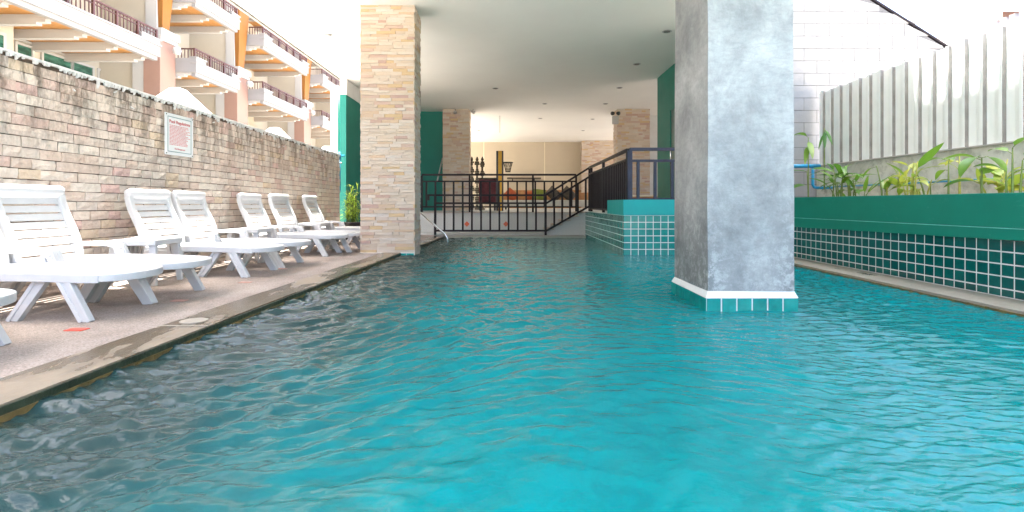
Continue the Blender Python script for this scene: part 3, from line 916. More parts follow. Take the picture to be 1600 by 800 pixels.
rail_fence('upper dark railing along the lounge platform edge', (-2.18, 12.38), (1.55, 12.38), PZ + .006, 1.445, 1.285, .67, (0, .31, .72, 1), 17, sm)
# lower railing with sloping stair flight
lr = thing('stair_railing', 'lower dark railing by the water whose handrail slopes up the stairs', 'railing', (-.47, 11.36, DZ))
def Q(px, py): return ((px - 800) / F * 11.36 + .47, 0, H + (318 - py) / F * 11.36 - DZ)
for (a, b_) in ((Q(668, 305), Q(853, 305)), (Q(681, 317.5), Q(853, 317.5)), (Q(681, 360.5), Q(853, 360.5)),
                (Q(853, 304.5), Q(921, 262)), (Q(853, 318), Q(921, 276)), (Q(853, 361), Q(921, 322))):
    MB().bar(a, b_, .045, .042).build('rail', sm, lr)
MB().bar(Q(669.5, 305), Q(669.5, 313), .04, .04, (1, 0, 0)).build('rail_end', sm, lr)
for px, y0, y1 in ((680, 367, 305), (852.5, 368, 304)):
    MB().bar(Q(px, y0), Q(px, y1), .05, .05, (1, 0, 0)).build('post', sm, lr)
for px in (765,): MB().bar(Q(px, 317.5), Q(px, 305), .045, .045, (1, 0, 0)).build('post', sm, lr)
for i in range(11):
    px = 694.5 + i * 14.3
    MB().bar(Q(px, 360.5), Q(px, 317.5), .040, .040, (1, 0, 0)).build('baluster', sm, lr)
for i in range(5):
    px = 866 + i * 12.3; k = (px - 853) / 68
    MB().bar(Q(px, 361 - 39 * k), Q(px, 318 - 42 * k), .040, .040, (1, 0, 0)).build('baluster', sm, lr)
rail_fence('long dark side railing on the tiled landing running towards the pillar', (1.72, 11.36), (1.72, 7.6), .58, 1.545, 1.40, .64, (0, .07, .46, 1), 26, sm, post_w=.05)
rail_fence('short blue grey railing across the tiled landing beside the concrete pillar', (1.745, 7.6), (3.26, 7.6), .806, 1.555, 1.385, .815, (0, .5, 1), 6, M['steel_blue'], post_w=.07)

# pool ladder
ld = thing('pool_ladder', 'curved chrome grab rail leading into the water behind the stone column', 'ladder', (-1.45, 10.2, 0))
for k, (dx, dy) in enumerate(((0, 0), (.07, -.35))):
    pts = [(-.62 + dx, dy, .06), (-.62 + dx, dy, .45), (-.57 + dx, dy, .56), (-.47 + dx, dy, .60), (-.36 + dx, dy, .56), (.09 + dx, dy, .16), (.14 + dx, dy, .08), (.16 + dx, dy, -.25)]
    MB().tube(pts, .021, 10).build('tube', M['chrome'], ld, True)

# lounge back wall & contents -------------------------------------------
m = MB(); m.box(-3.9, 9, 23.6, 23.8, PZ, CZ - .002)
bw = tag(m.build('lounge_wall', M['wall_cream']), 'cream panelled back wall of the open lounge', 'wall')
m = MB()
for px in (756, 851): x = (px - 800) / F * 23.6; m.box(x - .02, x + .02, 23.585, 23.6, PZ, CZ - .003)
m.build('panel_joint', M['joint'], bw)
m = MB(); m.box(4.2, 8.9, 16.4, 16.55, PZ, CZ - .002)
tag(m.build('white_side_wall', M['white_render']), 'plain white wall right of the stone column with the emergency lamp', 'wall')
def AT(px, py, y): return ((px - 800) / F * y, y, H + (318 - py) / F * y)
# striped post
x, y, _ = AT(781, 318, 15.0)
t = thing('striped_post', 'tall black and yellow striped post standing in the lounge', 'post', (x, y, PZ))
hh = AT(781, 236, 15.0)[2] - PZ
MB().box(-.105, -.045, -.06, .06, 0, hh).box(.06, .105, -.06, .06, 0, hh).build('black_stripes', M['black'], t)
MB().box(-.044, .059, -.066, .066, 0, hh).build('yellow_stripe', M['amber'], t)
# basketball style basket
x, y, z = AT(792, 254, 15.0)
t = thing('wire_basket', 'small black wire basket hanging off the striped post', 'basket', (x + .03, y, z))
m = MB(); n = 14
ringp = lambda r_, zz: [(r_ * math.cos(2 * math.pi * i / n), r_ * math.sin(2 * math.pi * i / n), zz) for i in range(n + 1)]
m.tube(ringp(.14, 0), .014, 6, cap=False); m.build('rim', M['black'], t)
m = MB()
for i in range(n):
    a1 = 2 * math.pi * i / n; a2 = a1 + .6
    for s2 in (a2, a1 - .6):
        m.tube([(.135 * math.cos(a1), .135 * math.sin(a1), 0), (.07 * math.cos(s2), .07 * math.sin(s2), -.27)], .006, 4)
m.tube(ringp(.07, -.27), .008, 5, cap=False); m.build('net', M['carved'], t)
m = MB(); m.box(-.21, -.13, -.02, .02, -.06, .05); m.build('bracket', M['black'], t)
# carved screen with three heads
x, y, z = AT(745, 318, 17.5)
t = thing('carved_screen', 'dark carved wooden screen with three finials beside the left rear column', 'screen', (x, y, PZ))
top = AT(745, 252, 17.5)[2] - PZ
m = MB(); random.seed(5)
for i in range(3):
    cx = -.17 + i * .18
    for k in range(26):
        zz = k * top / 26; r_ = .055 + .03 * math.sin(k * 1.3 + i) + rnd(-.01, .01)
        m.box(cx - r_, cx + r_, -.03 - rnd(0, .03), .03, zz, zz + top / 26 - .006)
m.build('panel', M['carved'], t)
for i in range(3):
    MB().lathe([(.02, 0), (.045, .03), (.05, .07), (.03, .12), (.012, .16)], (-.17 + i * .18, 0, top), 10).build('finial', M['carved'], t, True)
# dark red draped table
x, y, z = AT(763, 318, 15.6)
t = thing('games_cabinet', 'dark red cloth covered cabinet left of the striped post', 'cabinet', (x, y, PZ))
hh = AT(763, 281, 15.6)[2] - PZ
MB().box(-.28, .24, -.25, .25, .25, hh).build('cloth_cover', M['maroon'], t, bevel=.02)
for sx in (-.24, .2):
    for sy in (-.2, .2): MB().box(sx - .025, sx + .025, sy - .025, sy + .025, 0, .25).build('leg', M['black'], t)
MB().box(-.3, .26, -.27, .27, hh, hh + .05).build('lid', M['carved'], t, bevel=.005)
# cues rack / dark shelf bar
x, y, z = AT(819, 278.5, 22)
t = thing('wall_shelf', 'long thin dark shelf mounted on the cream lounge wall', 'shelf', (x, 23.45, AT(0, 278.5, 23.4)[2]))
MB().box(-.75, .8, -.12, .1, -.03, .03).build('board', M['carved'], t)
for sx in (-.5, .5): MB().box(sx - .02, sx + .02, -.08, .12, -.15, -.03).build('bracket', M['black'], t)
# wooden half wall panelling
m = MB(); x0, x1 = AT(794, 0, 23.4)[0], AT(912, 0, 23.4)[0]; zt = AT(0, 297, 23.4)[2]
m.box(x0, x1, 23.42, 23.59, PZ, zt)
tag(m.build('wood_panelling', M['wood']), 'orange brown wooden dado along the back wall of the lounge', 'panelling')
# sofa with cushions
x, y, z = AT(838, 318, 18.5)
t = thing('lounge_sofa', 'low pale sofa seen through the upper railing', 'sofa', (x + .5, y, PZ))
MB().box(-1.7, 1.7, -.4, .4, .1, .34).build('seat', M['tilefloor'], t, bevel=.03)
MB().box(-1.7, 1.7, .4, .55, .1, .62).build('backrest', M['wood'], t, bevel=.02)
for sx in (-1.6, 1.6):
    for sy in (-.35, .35): MB().box(sx - .03, sx + .03, sy - .03, sy + .03, 0, .1).build('leg', M['black'], t)
def cushion(px, mat, lab, sz, tilt, y=18.3, zz=.36):
    x, _, _ = AT(px, 318, y)
    m = MB(); n = 8
    for i in range(n + 1):
        for j in range(n + 1):
            u_, v_ = i / n * 2 - 1, j / n * 2 - 1
            th = .10 * (1 - u_ ** 4) ** .5 * (1 - v_ ** 4) ** .5
            m.v.append((u_ * sz, -th, v_ * sz * .8))
    off = len(m.v)
    for i in range(n + 1):
        for j in range(n + 1):
            u_, v_ = i / n * 2 - 1, j / n * 2 - 1
            th = .10 * (1 - u_ ** 4) ** .5 * (1 - v_ ** 4) ** .5
            m.v.append((u_ * sz, th, v_ * sz * .8))
    for i in range(n):
        for j in range(n):
            a = i * (n + 1) + j
            m.f.append((a, a + n + 1, a + n + 2, a + 1)); m.mi.append(0)
            m.f.append((off + a, off + a + 1, off + a + n + 2, off + a + n + 1)); m.mi.append(0)
    o = m.build('cushion', mat, smooth=True); o.location = (x, y, PZ + zz + sz * .75); o.rotation_euler = (R(-15), tilt, 0)
    return tag(o, lab, 'cushion', 'cushions on the lounge sofa')
cushion(842, M['cush_green'], 'olive green cushion in the middle of the sofa', .24, .1)
cushion(829, M['cush_red'], 'brick red cushion just left of the olive green one', .2, -.1, 18.45)
cushion(865, M['carved'], 'dark brown cushion standing on its corner, nearer the green cushion', .25, .75, 18.2)
cushion(888, M['carved'], 'dark brown cushion standing on its corner at the right end of the sofa', .25, .75, 18.2)
cushion(799, M['cush_red'], 'rust coloured cushion at the left end of the sofa', .22, .7, 18.2)
# counter in the right
x, y, z = AT(1000, 305, 13.5)
t = thing('low_counter', 'orange wooden counter with a pale top behind the side railing', 'counter', (3.55, 13.6, PZ))
MB().box(-.9, .6, 0, .5, 0, .40).build('body', M['wood'], t)
MB().box(-.95, .65, -.04, .54, .401, .44).build('top', M['joint'], t, bevel=.005)
MB().box(-.55, -.15, -.012, -.001, .16, .26).build('drawer_front', M['facade_white'], t)
# leaning white pole by green wall
m = MB(); a_ = AT(683, 284, 15.2); b_ = AT(691.5, 247, 15.5)
m.tube([a_, b_], .022, 8)
tag(m.build('leaning_pole', M['facade_white'], smooth=True), 'thin white pole leaning on the stone column by the green rear wall', 'pole')
bpy.data.objects['leaning_pole'].data.transform(Matrix.Identity(4))
# hanging wire
m = MB(); x, y, z = AT(781, 205, 16.5); m.tube([(x, y, CZ), (x, y, CZ - .55)], .008, 6)
o = tag(m.build('hanging_wire', M['facade_white']), 'thin loose cable hanging from the lounge ceiling', 'cable')
# emergency lamp & spots
def spot(m, c_, d_, r_=.05):
    c_ = Vector(c_); d_ = Vector(d_).normalized()
    m.tube([c_ - d_ * .06, c_ - d_ * .02, c_ + d_ * .05], [.02, r_ * .8, r_], 12)
x, y, z = AT(962, 183, 15.2)
t = thing('emergency_light', 'white twin head emergency lamp high on the right stone column', 'light', (3.1, 15.22, 3.28))
MB().box(-.12, .06, -.07, .05, -.17, .07).build('battery_box', M['facade_white'], t, bevel=.01)
m = MB(); spot(m, (-.11, -.08, .14), (-.6, -.7, -.3), .06); m.build('lamp_head', M['black'], t, True)
m = MB(); spot(m, (.03, -.08, .14), (.5, -.8, -.3), .06); m.build('lamp_head', M['black'], t, True)
for px, lab, dr_ in ((711, 'tiny spotlight on the face of the stone column beside the green wall', (.1, -.8, -.5)), (739, 'tiny spotlight on the right corner of the stone column beside the green wall', (.8, -.5, -.5))):
    x, y, z = AT(px, 175, 15.2)
    t = thing('spotlight', lab, 'light', (x, 15.2, z), 0, 'column spotlights')
    m = MB(); spot(m, (0, 0, 0), dr_, .055); m.build('lamp_head', M['lampmetal'], t, True)
    MB().tube([(0, .02, .0), (0, .06, .08), (0, .1, .1)], .01, 6).build('arm', M['black'], t, True)

# ------------------------------------------------------------------ balcony building across the courtyard
bd = thing('balcony_building', 'cream hotel building with white balconies, orange piers and wooden soffits beyond the wall', 'building', (0, 0, 0))
WB, WP, WR = 12.4, 13.2, 15.6
m = MB(); m.box(-WR - 4, -WR, -6, 46, -.3, 14.5); m.build('wall', M['cream'], bd)
piers = [(11.2, 12.1), (19.2, 20.08), (24.6, 25.6), (32.5, 33.6), (40.5, 41.5)]
for (y0, y1) in piers:
    m = MB(); m.box(-WP - .62, -WP, y0, y1, -.3, 7.05); p_ = m.build('pier', M['peach'], bd)
    m = MB(); m.box(-WR + .001, -WP - .621, y0 + .15, y1 - .15, -.3, 14.4); m.build('return_wall', M['cream'], p_)
    m = MB(); m.box(-WP - 1.05, -WP - .6215, y0 + .02, y1 - .02, -.3, 6.6); m.build('pilaster', M['facade_white'], p_)
    m = MB(); m.box(-WP - .75, -WP + .12, y0 - .08, y1 + .08, 7.051, 7.33); m.box(-WP - .7, -WP + .06, y0 - .04, y1 + .04, 6.9, 7.0505); m.build('capital', M['facade_white'], p_)
    m = MB(); m.hexa([(-WP - .2, y0 + .2, 7.331), (-WP - .05, y0 + .2, 7.331), (-WP - .05, y1 - .3, 7.331), (-WP - .2, y1 - .3, 7.331),
                      (-WP - .2, y0 + .05, 10.6), (-WP + .1, y0 + .05, 10.6), (-WP + .1, y1, 10.6), (-WP - .2, y1, 10.6)]); m.build('orange_pier', M['orange'], p_)
    m = MB(); m.box(-WP - .62, -WP - .201, y0 + .1, y1 - .1, 7.331, 14.4); m.build('upper_pier', M['facade_white'], p_)
    m = MB(); m.lathe([(.02, .3), (.12, .28), (.15, .16), (.12, .04), (.03, 0)], (-WP + .35, (y0 + y1) / 2, 6.45), 12); m.build('globe_lamp', M['facade_white'], p_, True)
bays = [(8.0, 18.05, 9), (20.1, 23.3, 3), (25.6, 31.2, 4), (33.6, 39.2, 4)]
for lev, zb_ in enumerate((5.77, 8.51, 11.25)):
    for (y0, y1, nb_) in bays:
        bal = thing('tmp', None, None); COL.objects.unlink(bal); bpy.data.objects.remove(bal)
        m = MB()
        zf = zb_ + .5
        # stepped white fascia: lower mould, mid band, raised end blocks
        m.box(-WB - .22, -WB - .06, y0 + .06, y1 - .06, zb_, zb_ + .14)
        m.box(-WB - .22, -WB, y0, y1, zb_ + .14, zf)
        m.box(-WB - .22, -WB + .04, y0 - .04, y1 + .04, zf, zf + .06)
        eb = min(.9, (y1 - y0) * .2)
        for e0, e1 in ((y0, y0 + eb), (y1 - eb, y1)):
            m.box(-WB - .22, -WB - .001, e0, e1, zf + .06, zf + .20); m.box(-WB - .25, -WB + .04, e0 - .04, e1 + .04, zf + .2, zf + .25)
        for ya, yb_ in ((y0, y0 + .16), (y1 - .16, y1)):
            m.box(-WR, -WB - .22, ya, yb_, zb_ + .14, zf + .2)
            m.box(-WR, -WB - .22, ya + (.05 if ya == y0 else -.02), yb_, zb_, zb_ + .14) if False else None
        f_ = m.build('balcony', M['fascia'], bd)
        m = MB(); m.box(-WR, -WB - .222, y0 + .161, y1 - .161, zb_ + .22, zb_ + .34); m.build('soffit', M['soffit'], f_)
        for k in range(nb_):
            m = MB()
            yc = y0 + .16 + (y1 - y0 - .32) * (k + .0) / (nb_ - 1) if nb_ > 1 else y0
            ya, yb_ = yc - .09, yc + .09
            m.box(-WR, -WB - .75, ya, yb_, zb_ - .06, zb_ + .215); m.box(-WB - .75, -WB - .5, ya, yb_, zb_ + .0, zb_ + .215); m.box(-WB - .5, -WB - .222, ya, yb_, zb_ + .07, zb_ + .215)
            m.build('bracket_beam', M['facade_white'], f_)
        m = MB(); m.box(-WR, -WR + .12, y0, y1, zb_ - .42, zb_ - .34); m.build('cornice', M['cream'], f_)
        # railing
        m = MB(); zr0 = zf + .06; zr1 = zf + .60
        xr = -WB - .1
        ya = y0 + .06; yb_ = y1 - .06
        m.box(xr - .03, xr + .03, ya, yb_, zr1 - .05, zr1); m.box(xr - .02, xr + .02, ya, yb_, zr1 - .16, zr1 - .13); m.box(xr - .02, xr + .02, ya + (y1 - y0) * .16, yb_ - (y1 - y0) * .16, zr0 + .03, zr0 + .06)
        npost = max(3, int((y1 - y0) / .85))
        for k in range(npost + 1):
            yc = ya + (yb_ - ya) * k / npost; m.box(xr - .035, xr + .035, yc - .035, yc + .035, zr0, zr1)
            if k < npost:
                for q in range(1, 6):
                    yq = yc + (yb_ - ya) / npost * q / 6; m.box(xr - .012, xr + .012, yq - .012, yq + .012, zr0 + .04, zr1 - .05)
        m.box(-WP, xr, y0 + .05, y0 + .09, zr1 - .05, zr1)
        for q in range(6):
            xq = xr - .13 * (q + 1); m.box(xq - .012, xq + .012, y0 + .055, y0 + .085, zf + .2, zr1 - .05)
        m.build('balcony_railing', M['railbrown'], f_)
# windows / sliding doors, one part each
for lev, zt_ in enumerate((5.75, 8.35, 11.1)):
    zt_ = (5.02 + .75, 8.0, 10.75)[lev]
    for (y0, y1, nb_) in bays:
        L = y1 - y0; lay = []
        if L > 8: lay = [(y0 + 1.0, y0 + 2.1), (15.9, 16.45), (17.15, 18.0), (18.05, 18.9)]
        if L > 8: lay = [(13.2, 15.2), (16.1, 16.6), (17.0, 18.1), (18.15, 19.0), (19.3, 20.0)] if lev == 0 else [(15.0, 16.0), (16.05, 17.0), (17.05, 18.0)]
        elif L > 5: lay = [(y0 + .9, y0 + 1.3), (y0 + 1.6, y0 + 2.5), (y0 + 2.55, y0 + 3.45), (y0 + 3.5, y0 + 4.4)]
        else: lay = [(y0 + .5, y0 + .8), (y0 + 1.3, y0 + 2.1), (y0 + 2.15, y0 + 2.95)]
        for (a, b_) in lay:
            zlo = zt_ - 2.1
            m = MB(); e = .07
            m.box(-WR, -WR + .06, a - e, a, zlo, zt_ + e); m.box(-WR, -WR + .06, b_, b_ + e - .005, zlo, zt_ + e); m.box(-WR, -WR + .06, a, b_, zt_, zt_ + e); m.box(-WR, -WR + .05, a, b_, zlo, zlo + e)
            wf = m.build('window', M['facade_white'], bd)
            m = MB(); m.box(-WR + .004, -WR + .02, a + .001, b_ - .001, zlo + e, zt_ - .001); m.build('pane', M['glass'], wf)
# projecting bay wall left
m = MB(); m.box(-WR, -14.6, 5.0, 15.0, -.3, 14); m.build('projecting_room', M['cream'], bd)
m = MB(); m.box(-14.6, -14.56, 13.4, 14.75, 3.2, 5.65); f_ = m.build('window', M['facade_white'], bd)
m = MB(); m.box(-14.565, -14.545, 13.5, 14.65, 3.3, 5.55); m.build('pane', M['glass'], f_)

# patio umbrellas
ulabs = ['white square patio umbrella top showing over the brick wall, nearest the rules sign', 'white patio umbrella top over the middle of the brick wall', 'white patio umbrella top near the far end of the brick wall']
um = None
for i, (px, py, xx) in enumerate(((278, 139, -8), (430, 200, -8), (512, 229, -8))):
    y = 8 * F / (800 - px); z = H + (318 - py) / F * y
    if um is None:
        um = thing('patio_umbrella', ulabs[0], 'umbrella', (xx, y, -.3), 0, 'patio umbrellas in the courtyard'); uz = z + .3
        m = MB(); r_ = .55; h_ = .55
        m.v += [(-.12, -.12, uz), (.12, -.12, uz), (.12, .12, uz), (-.12, .12, uz), (-r_, -r_, uz - h_), (r_, -r_, uz - h_), (r_, r_, uz - h_), (-r_, r_, uz - h_)]
        m.f += [(0, 1, 2, 3)] + [(k, 4 + k, 4 + (k + 1) % 4, (k + 1) % 4) for k in range(4)]; m.mi += [0] * 5
        m.build('canopy', M['canvas'], um)
        m = MB()
        for (xa, ya, xb, yb_) in ((-r_, -r_, r_, -r_), (r_, -r_, r_, r_), (r_, r_, -r_, r_), (-r_, r_, -r_, -r_)):
            m.quad((xa, ya, uz - h_ - .2), (xb, yb_, uz - h_ - .2), (xb, yb_, uz - h_ - .001), (xa, ya, uz - h_ - .001))
        m.build('valance', M['canvas_teal'], um)
        m = MB(); m.tube([(0, 0, 0), (0, 0, uz)], .03, 8); m.build('pole', M['facade_white'], um)
    else: dup(um, (xx, y, z - uz), 0, ulabs[i])

# ------------------------------------------------------------------ sun loungers
def make_lounger(label):
    t = thing('sun_lounger', label, 'sun lounger', (0, 0, 0), 0, 'white plastic sun loungers along the deck')
    P_ = M['plastic']
    SEAT = .275
    # seat: rim + slats, rounded foot
    def hw(x): # half width
        if x < .95: return .285
        k = min(1, (x - .95) / .245); return .285 * (1 - k ** 2.6 * .97) ** .5 if k < 1 else .05
    def sz(x): return SEAT + .012 * math.sin((x + .1) * 3.0) - .02 * max(0, .25 - x) + .008
    def plate(m, xs, inner, outer, th, sgn=0, zoff=0.0):
        """solid strip between half widths inner(x) and outer(x) on side sgn (0: both sides joined)"""
        base = len(m.v)
        for x in xs:
            z = sz(x) + zoff
            if sgn == 0: ya, yb = -outer(x), outer(x)
            else: ya, yb = sorted((sgn * inner(x), sgn * outer(x)))
            m.v += [(x, ya, z), (x, yb, z), (x, yb, z - th), (x, ya, z - th)]
        for i in range(len(xs) - 1):
            a = base + i * 4
            for q in range(4):
                m.f.append((a + q, a + (q + 1) % 4, a + 4 + (q + 1) % 4, a + 4 + q)[::-1]); m.mi.append(0)
        m.f.append((base, base + 1, base + 2, base + 3)); m.mi.append(0)
        e = base + (len(xs) - 1) * 4; m.f.append((e + 3, e + 2, e + 1, e)); m.mi.append(0)
    m = MB()
    xs = [0.0 + .05 * i for i in range(20)]
    xr = xs + [.97, 1.0, 1.03, 1.06]
    for s2 in (-1, 1): plate(m, xr, lambda x: hw(x) - .038, hw, .052, s2)
    xe = [1.06, 1.09, 1.12, 1.145, 1.165, 1.18, 1.19, 1.195]
    plate(m, xe, None, hw, .045, 0)
    x = .02
    for k in range(14):
        x0 = x; x1 = x + .062
        plate(m, [x0, (x0 + x1) / 2, x1], None, lambda q: hw(q) - .037, .014, 0, -.003); x = x1 + .0135
    for xx in (.35, .7):   # cross beams below
        m.box(xx - .02, xx + .02, -.25, .25, SEAT - .05, SEAT - .012)
    m.build('seat', P_, t, bevel=.006)
    # backrest, leaning back
    m = MB()
    lean = R(16); n_ = 24
    BL = .60
    def bp(s, off=0.0):
        # s along the back from its foot, off = forward offset normal to the panel
        curve = .018 * math.sin(s / BL * 6.0) - .01
        o_ = off + curve
        x = .02 - s * math.sin(lean) + o_ * math.cos(lean); z = SEAT - .02 + s * math.cos(lean) + o_ * math.sin(lean)
        return x, z
    def strip(s0, s1, y0, y1, th, k=6, off=0.0):
        base = len(m.v)
        for i in range(k + 1):
            s = s0 + (s1 - s0) * i / k
            xf, zf = bp(s, off); xb, zb2 = bp(s, off - th)
            m.v.extend([(xf, y0, zf), (xf, y1, zf), (xb, y1, zb2), (xb, y0, zb2)])
        for i in range(k):
            a = base + i * 4
            for q in range(4): m.f.append((a + q, a + (q + 1) % 4, a + 4 + (q + 1) % 4, a + 4 + q)); m.mi.append(0)
        m.f.append((base, base + 3, base + 2, base + 1)); m.mi.append(0)
        e = base + k * 4; m.f.append((e, e + 1, e + 2, e + 3)); m.mi.append(0)
    strip(0, BL - .05, -.288, -.235, .055, 12, .024); strip(0, BL - .05, .235, .288, .055, 12, .024)
    s = .0
    for k in range(8):
        strip(s, s + .056, -.234, .234, .014, 3); s += .056 + .0115
    m.build('backrest', P_, t, bevel=.005)
    m = MB()  # rolled headrest, one lofted pad
    sec = [(-.075, -.020), (-.070, .012), (-.035, .036), (.0, .040), (.025, .018), (.030, -.015), (.01, -.036), (-.05, -.034)]
    yl = [-.288, -.28, -.255, -.2, 0, .2, .255, .28, .288]; sc_ = [.55, .85, 1, 1, 1, 1, 1, .85, .55]
    base = 0
    for yv, q in zip(yl, sc_):
        for (ds, do) in sec:
            x_, z_ = bp(BL - .01 + ds * q - (1 - q) * .02, do * q); m.v.append((x_, yv, z_))
    ns = len(sec)
    for i in range(len(yl) - 1):
        for j in range(ns):
            a = i * ns + j; b2 = i * ns + (j + 1) % ns; m.f.append((a, b2, b2 + ns, a + ns)); m.mi.append(0)
    m.f.append(tuple(range(ns))[::-1]); m.mi.append(0); e = (len(yl) - 1) * ns; m.f.append(tuple(e + j for j in range(ns))); m.mi.append(0)
    m.build('headrest', P_, t, True)
    # armrests: flat top curving down into a wide fluted support
    for s2 in (-1, 1):
        m = MB(); yc = s2 * .315
        path = [(-.10, .405), (-.02, .418), (.10, .422), (.22, .418), (.29, .405), (.33, .375), (.355, .32), (.375, .25)]
        wd = [.05, .062, .07, .072, .07, .068, .066, .06]
        for i in range(len(path) - 1):
            a, b2 = path[i], path[i + 1]
            m.bar((a[0], yc, a[1] - .045), (b2[0], yc, b2[1] - .045), wd[i], .036, (0, 1, 0) if False else (-math.sin(math.atan2(b2[1] - a[1], b2[0] - a[0])), 0, math.cos(math.atan2(b2[1] - a[1], b2[0] - a[0]))), 0, wd[i + 1], .036)
        for dx in (-.045, 0, .045): m.bar((.295 + dx * .6, yc + s2 * .004, .375), (.345 + dx, yc, .20), .03, .040 if dx else .03, (0, 1, 0))
        m.bar((.295, yc - s2 * .012, .37), (.345, yc - s2 * .012, .20), .07, .014, (0, 1, 0), 0, .11, .014)
        m.hexa([(-.03, yc - .02, .19), (.40, yc - .02, .19), (.40, yc + .02, .19), (-.03, yc + .02, .19), (-.03, yc - .02, .262), (.40, yc - .02, .262), (.40, yc + .02, .262), (-.03, yc + .02, .262)]) if False else None
        
        m.bar((-.08, yc, .365), (-.02, yc, .19), .04, .03, (1, 0, 0)); m.box(-.03, .40, min(yc - s2 * .03, yc + s2 * .012), max(yc - s2 * .03, yc + s2 * .012), .215, .262)
        m.build('armrest', P_, t, bevel=.006)
    # legs
    def leg(x0, x1, s2, yo=.262, w0=.085, w1=.07, z0=None):
        m = MB(); z0 = z0 or SEAT - .03
        for k, dx in enumerate((-.028, 0, .028)):
            m.bar((x0 + dx, s2 * yo, z0), (x1 + dx * .82, s2 * (yo + .012), .0), .024 if k != 1 else .028, .042 if k != 1 else .03, (0, 1, 0))
        m.bar((x0, s2 * (yo - .012), z0), (x1, s2 * (yo), .0), w0 * .9, .016, (0, 1, 0), 0, w1 * .9, .016)
        m.build('leg', P_, t, bevel=.003)
    for s2 in (-1, 1):
        leg(.86, 1.00, s2)
        leg(.70, .54, s2, .225, .06, .05)
        leg(.10, -.06, s2)
    return t
LX = -3.54
lgr = 'white plastic sun loungers along the deck'
lounge_spots = [(LX, 2.26, .02, 'white lounger partly out of frame, of which only a leg corner shows at the left'),
                (LX, 3.30, .025, 'nearest full white lounger, cut off by the left border, closest to the red floor marker'),
                (LX, 3.91, -.02, 'white lounger beside the nearest one, its backrest touching the left border'),
                (LX + .01, 5.19, -.03, 'white lounger below and right of the rules sign, just after the first side table'),
                (LX + .02, 5.83, .03, 'white lounger directly right of the one under the rules sign'),
                (LX + .06, 7.09, 0, 'white lounger just right of the second side table, fourth backrest from the left border'),
                (LX + .20, 7.68, -.01, 'second farthest white lounger, between the third side table and its neighbour'),
                (LX + .16, 8.95, .04, 'farthest white lounger, next to the potted palm')]
L0 = None
for (x, y, rz, lab) in lounge_spots:
    if L0 is None: L0 = make_lounger(lab); L0.location = (x, y, DZ); L0.rotation_euler = (0, 0, rz)
    else: dup(L0, (x, y, DZ), rz, lab)
# side tables
def make_table(label):
    t = thing('side_table', label, 'side table', (0, 0, 0), 0, 'white plastic side tables between the loungers')
    P_ = M['plastic']
    m = MB(); m.box(-.19, .19, -.19, .19, .365, .385); m.box(-.2, .2, -.2, -.188, .345, .39); m.box(-.2, .2, .188, .2, .345, .39); m.box(-.2, -.188, -.188, .188, .345, .39); m.box(.188, .2, -.188, .188, .345, .39)
    m.build('table_top', P_, t, bevel=.005)
    for sx in (-1, 1):
        for sy in (-1, 1):
            MB().bar((sx * .16, sy * .16, .364), (sx * .185, sy * .185, 0), .06, .035, (0, 1, 0), 0, .045, .03).build('leg', P_, t, bevel=.004)
    m = MB(); m.box(-.155, -.14, -.13, .13, .18, .35)
    for i in range(5): m.box(-.139, -.132, -.12 + i * .055, -.10 + i * .055, .18, .35)
    m.build('side_panel', P_, t, bevel=.003)
    return t
T0 = None
for (x, y, lab) in ((-3.25, 4.55, 'small white side table in the gap under the rules sign, nearest the left border'),
                    (-3.30, 6.46, 'small white side table in the middle gap of the lounger row'),
                    (-3.22, 8.32, 'small white side table beside the farthest lounger')):
    if T0 is None: T0 = make_table(lab); T0.location = (x, y, DZ); T0.rotation_euler = (0, 0, .05)
    else: dup(T0, (x, y, DZ), -.04, lab)

# floor markers, skimmer lid, groove
def deckpt(px, py): 
    dd = (H - DZ) * F / (py - 318); return (px - 800) / F * dd, dd
for (px, py, s_x, lab) in ((120, 515.5, .055, 'bright red floor marker tile in front of the nearest lounger'), (280, 470, .055, 'red floor marker tile left of the round skimmer lid'), (383, 441.5, .055, 'faded red floor marker tile by the fourth lounger'), (441, 420, .05, 'farthest faded red marker tile on the deck')):
    x, y = deckpt(px, py); m = MB(); m.box(x - .05, x + .05, y - .03, y + .03, DZ + .0005, DZ + .004)
    tag(m.build('floor_marker', M['red_marker' if px == 120 else 'red_faded']), lab, 'marker', 'red floor markers on the deck')
x, y = deckpt(303, 504)
m = MB(); m.lathe([(.075, 0), (.075, .006), (.07, .008), (.0675, .0065), (.02, .0065)], (x, y, DZ + .007), 28)
tag(m.build('skimmer_lid', M['drain'], smooth=False), 'round pale skimmer lid set in the pool coping', 'lid')
m = MB(); a_ = deckpt(247, 511); b_ = deckpt(325, 511.8); m.bar((a_[0], a_[1], DZ + .008), (b_[0], b_[1], DZ + .009), .012, .004)
tag(m.build('joint_strip', M['drain']), 'thin pale strip crossing the coping beside the skimmer lid', 'strip')

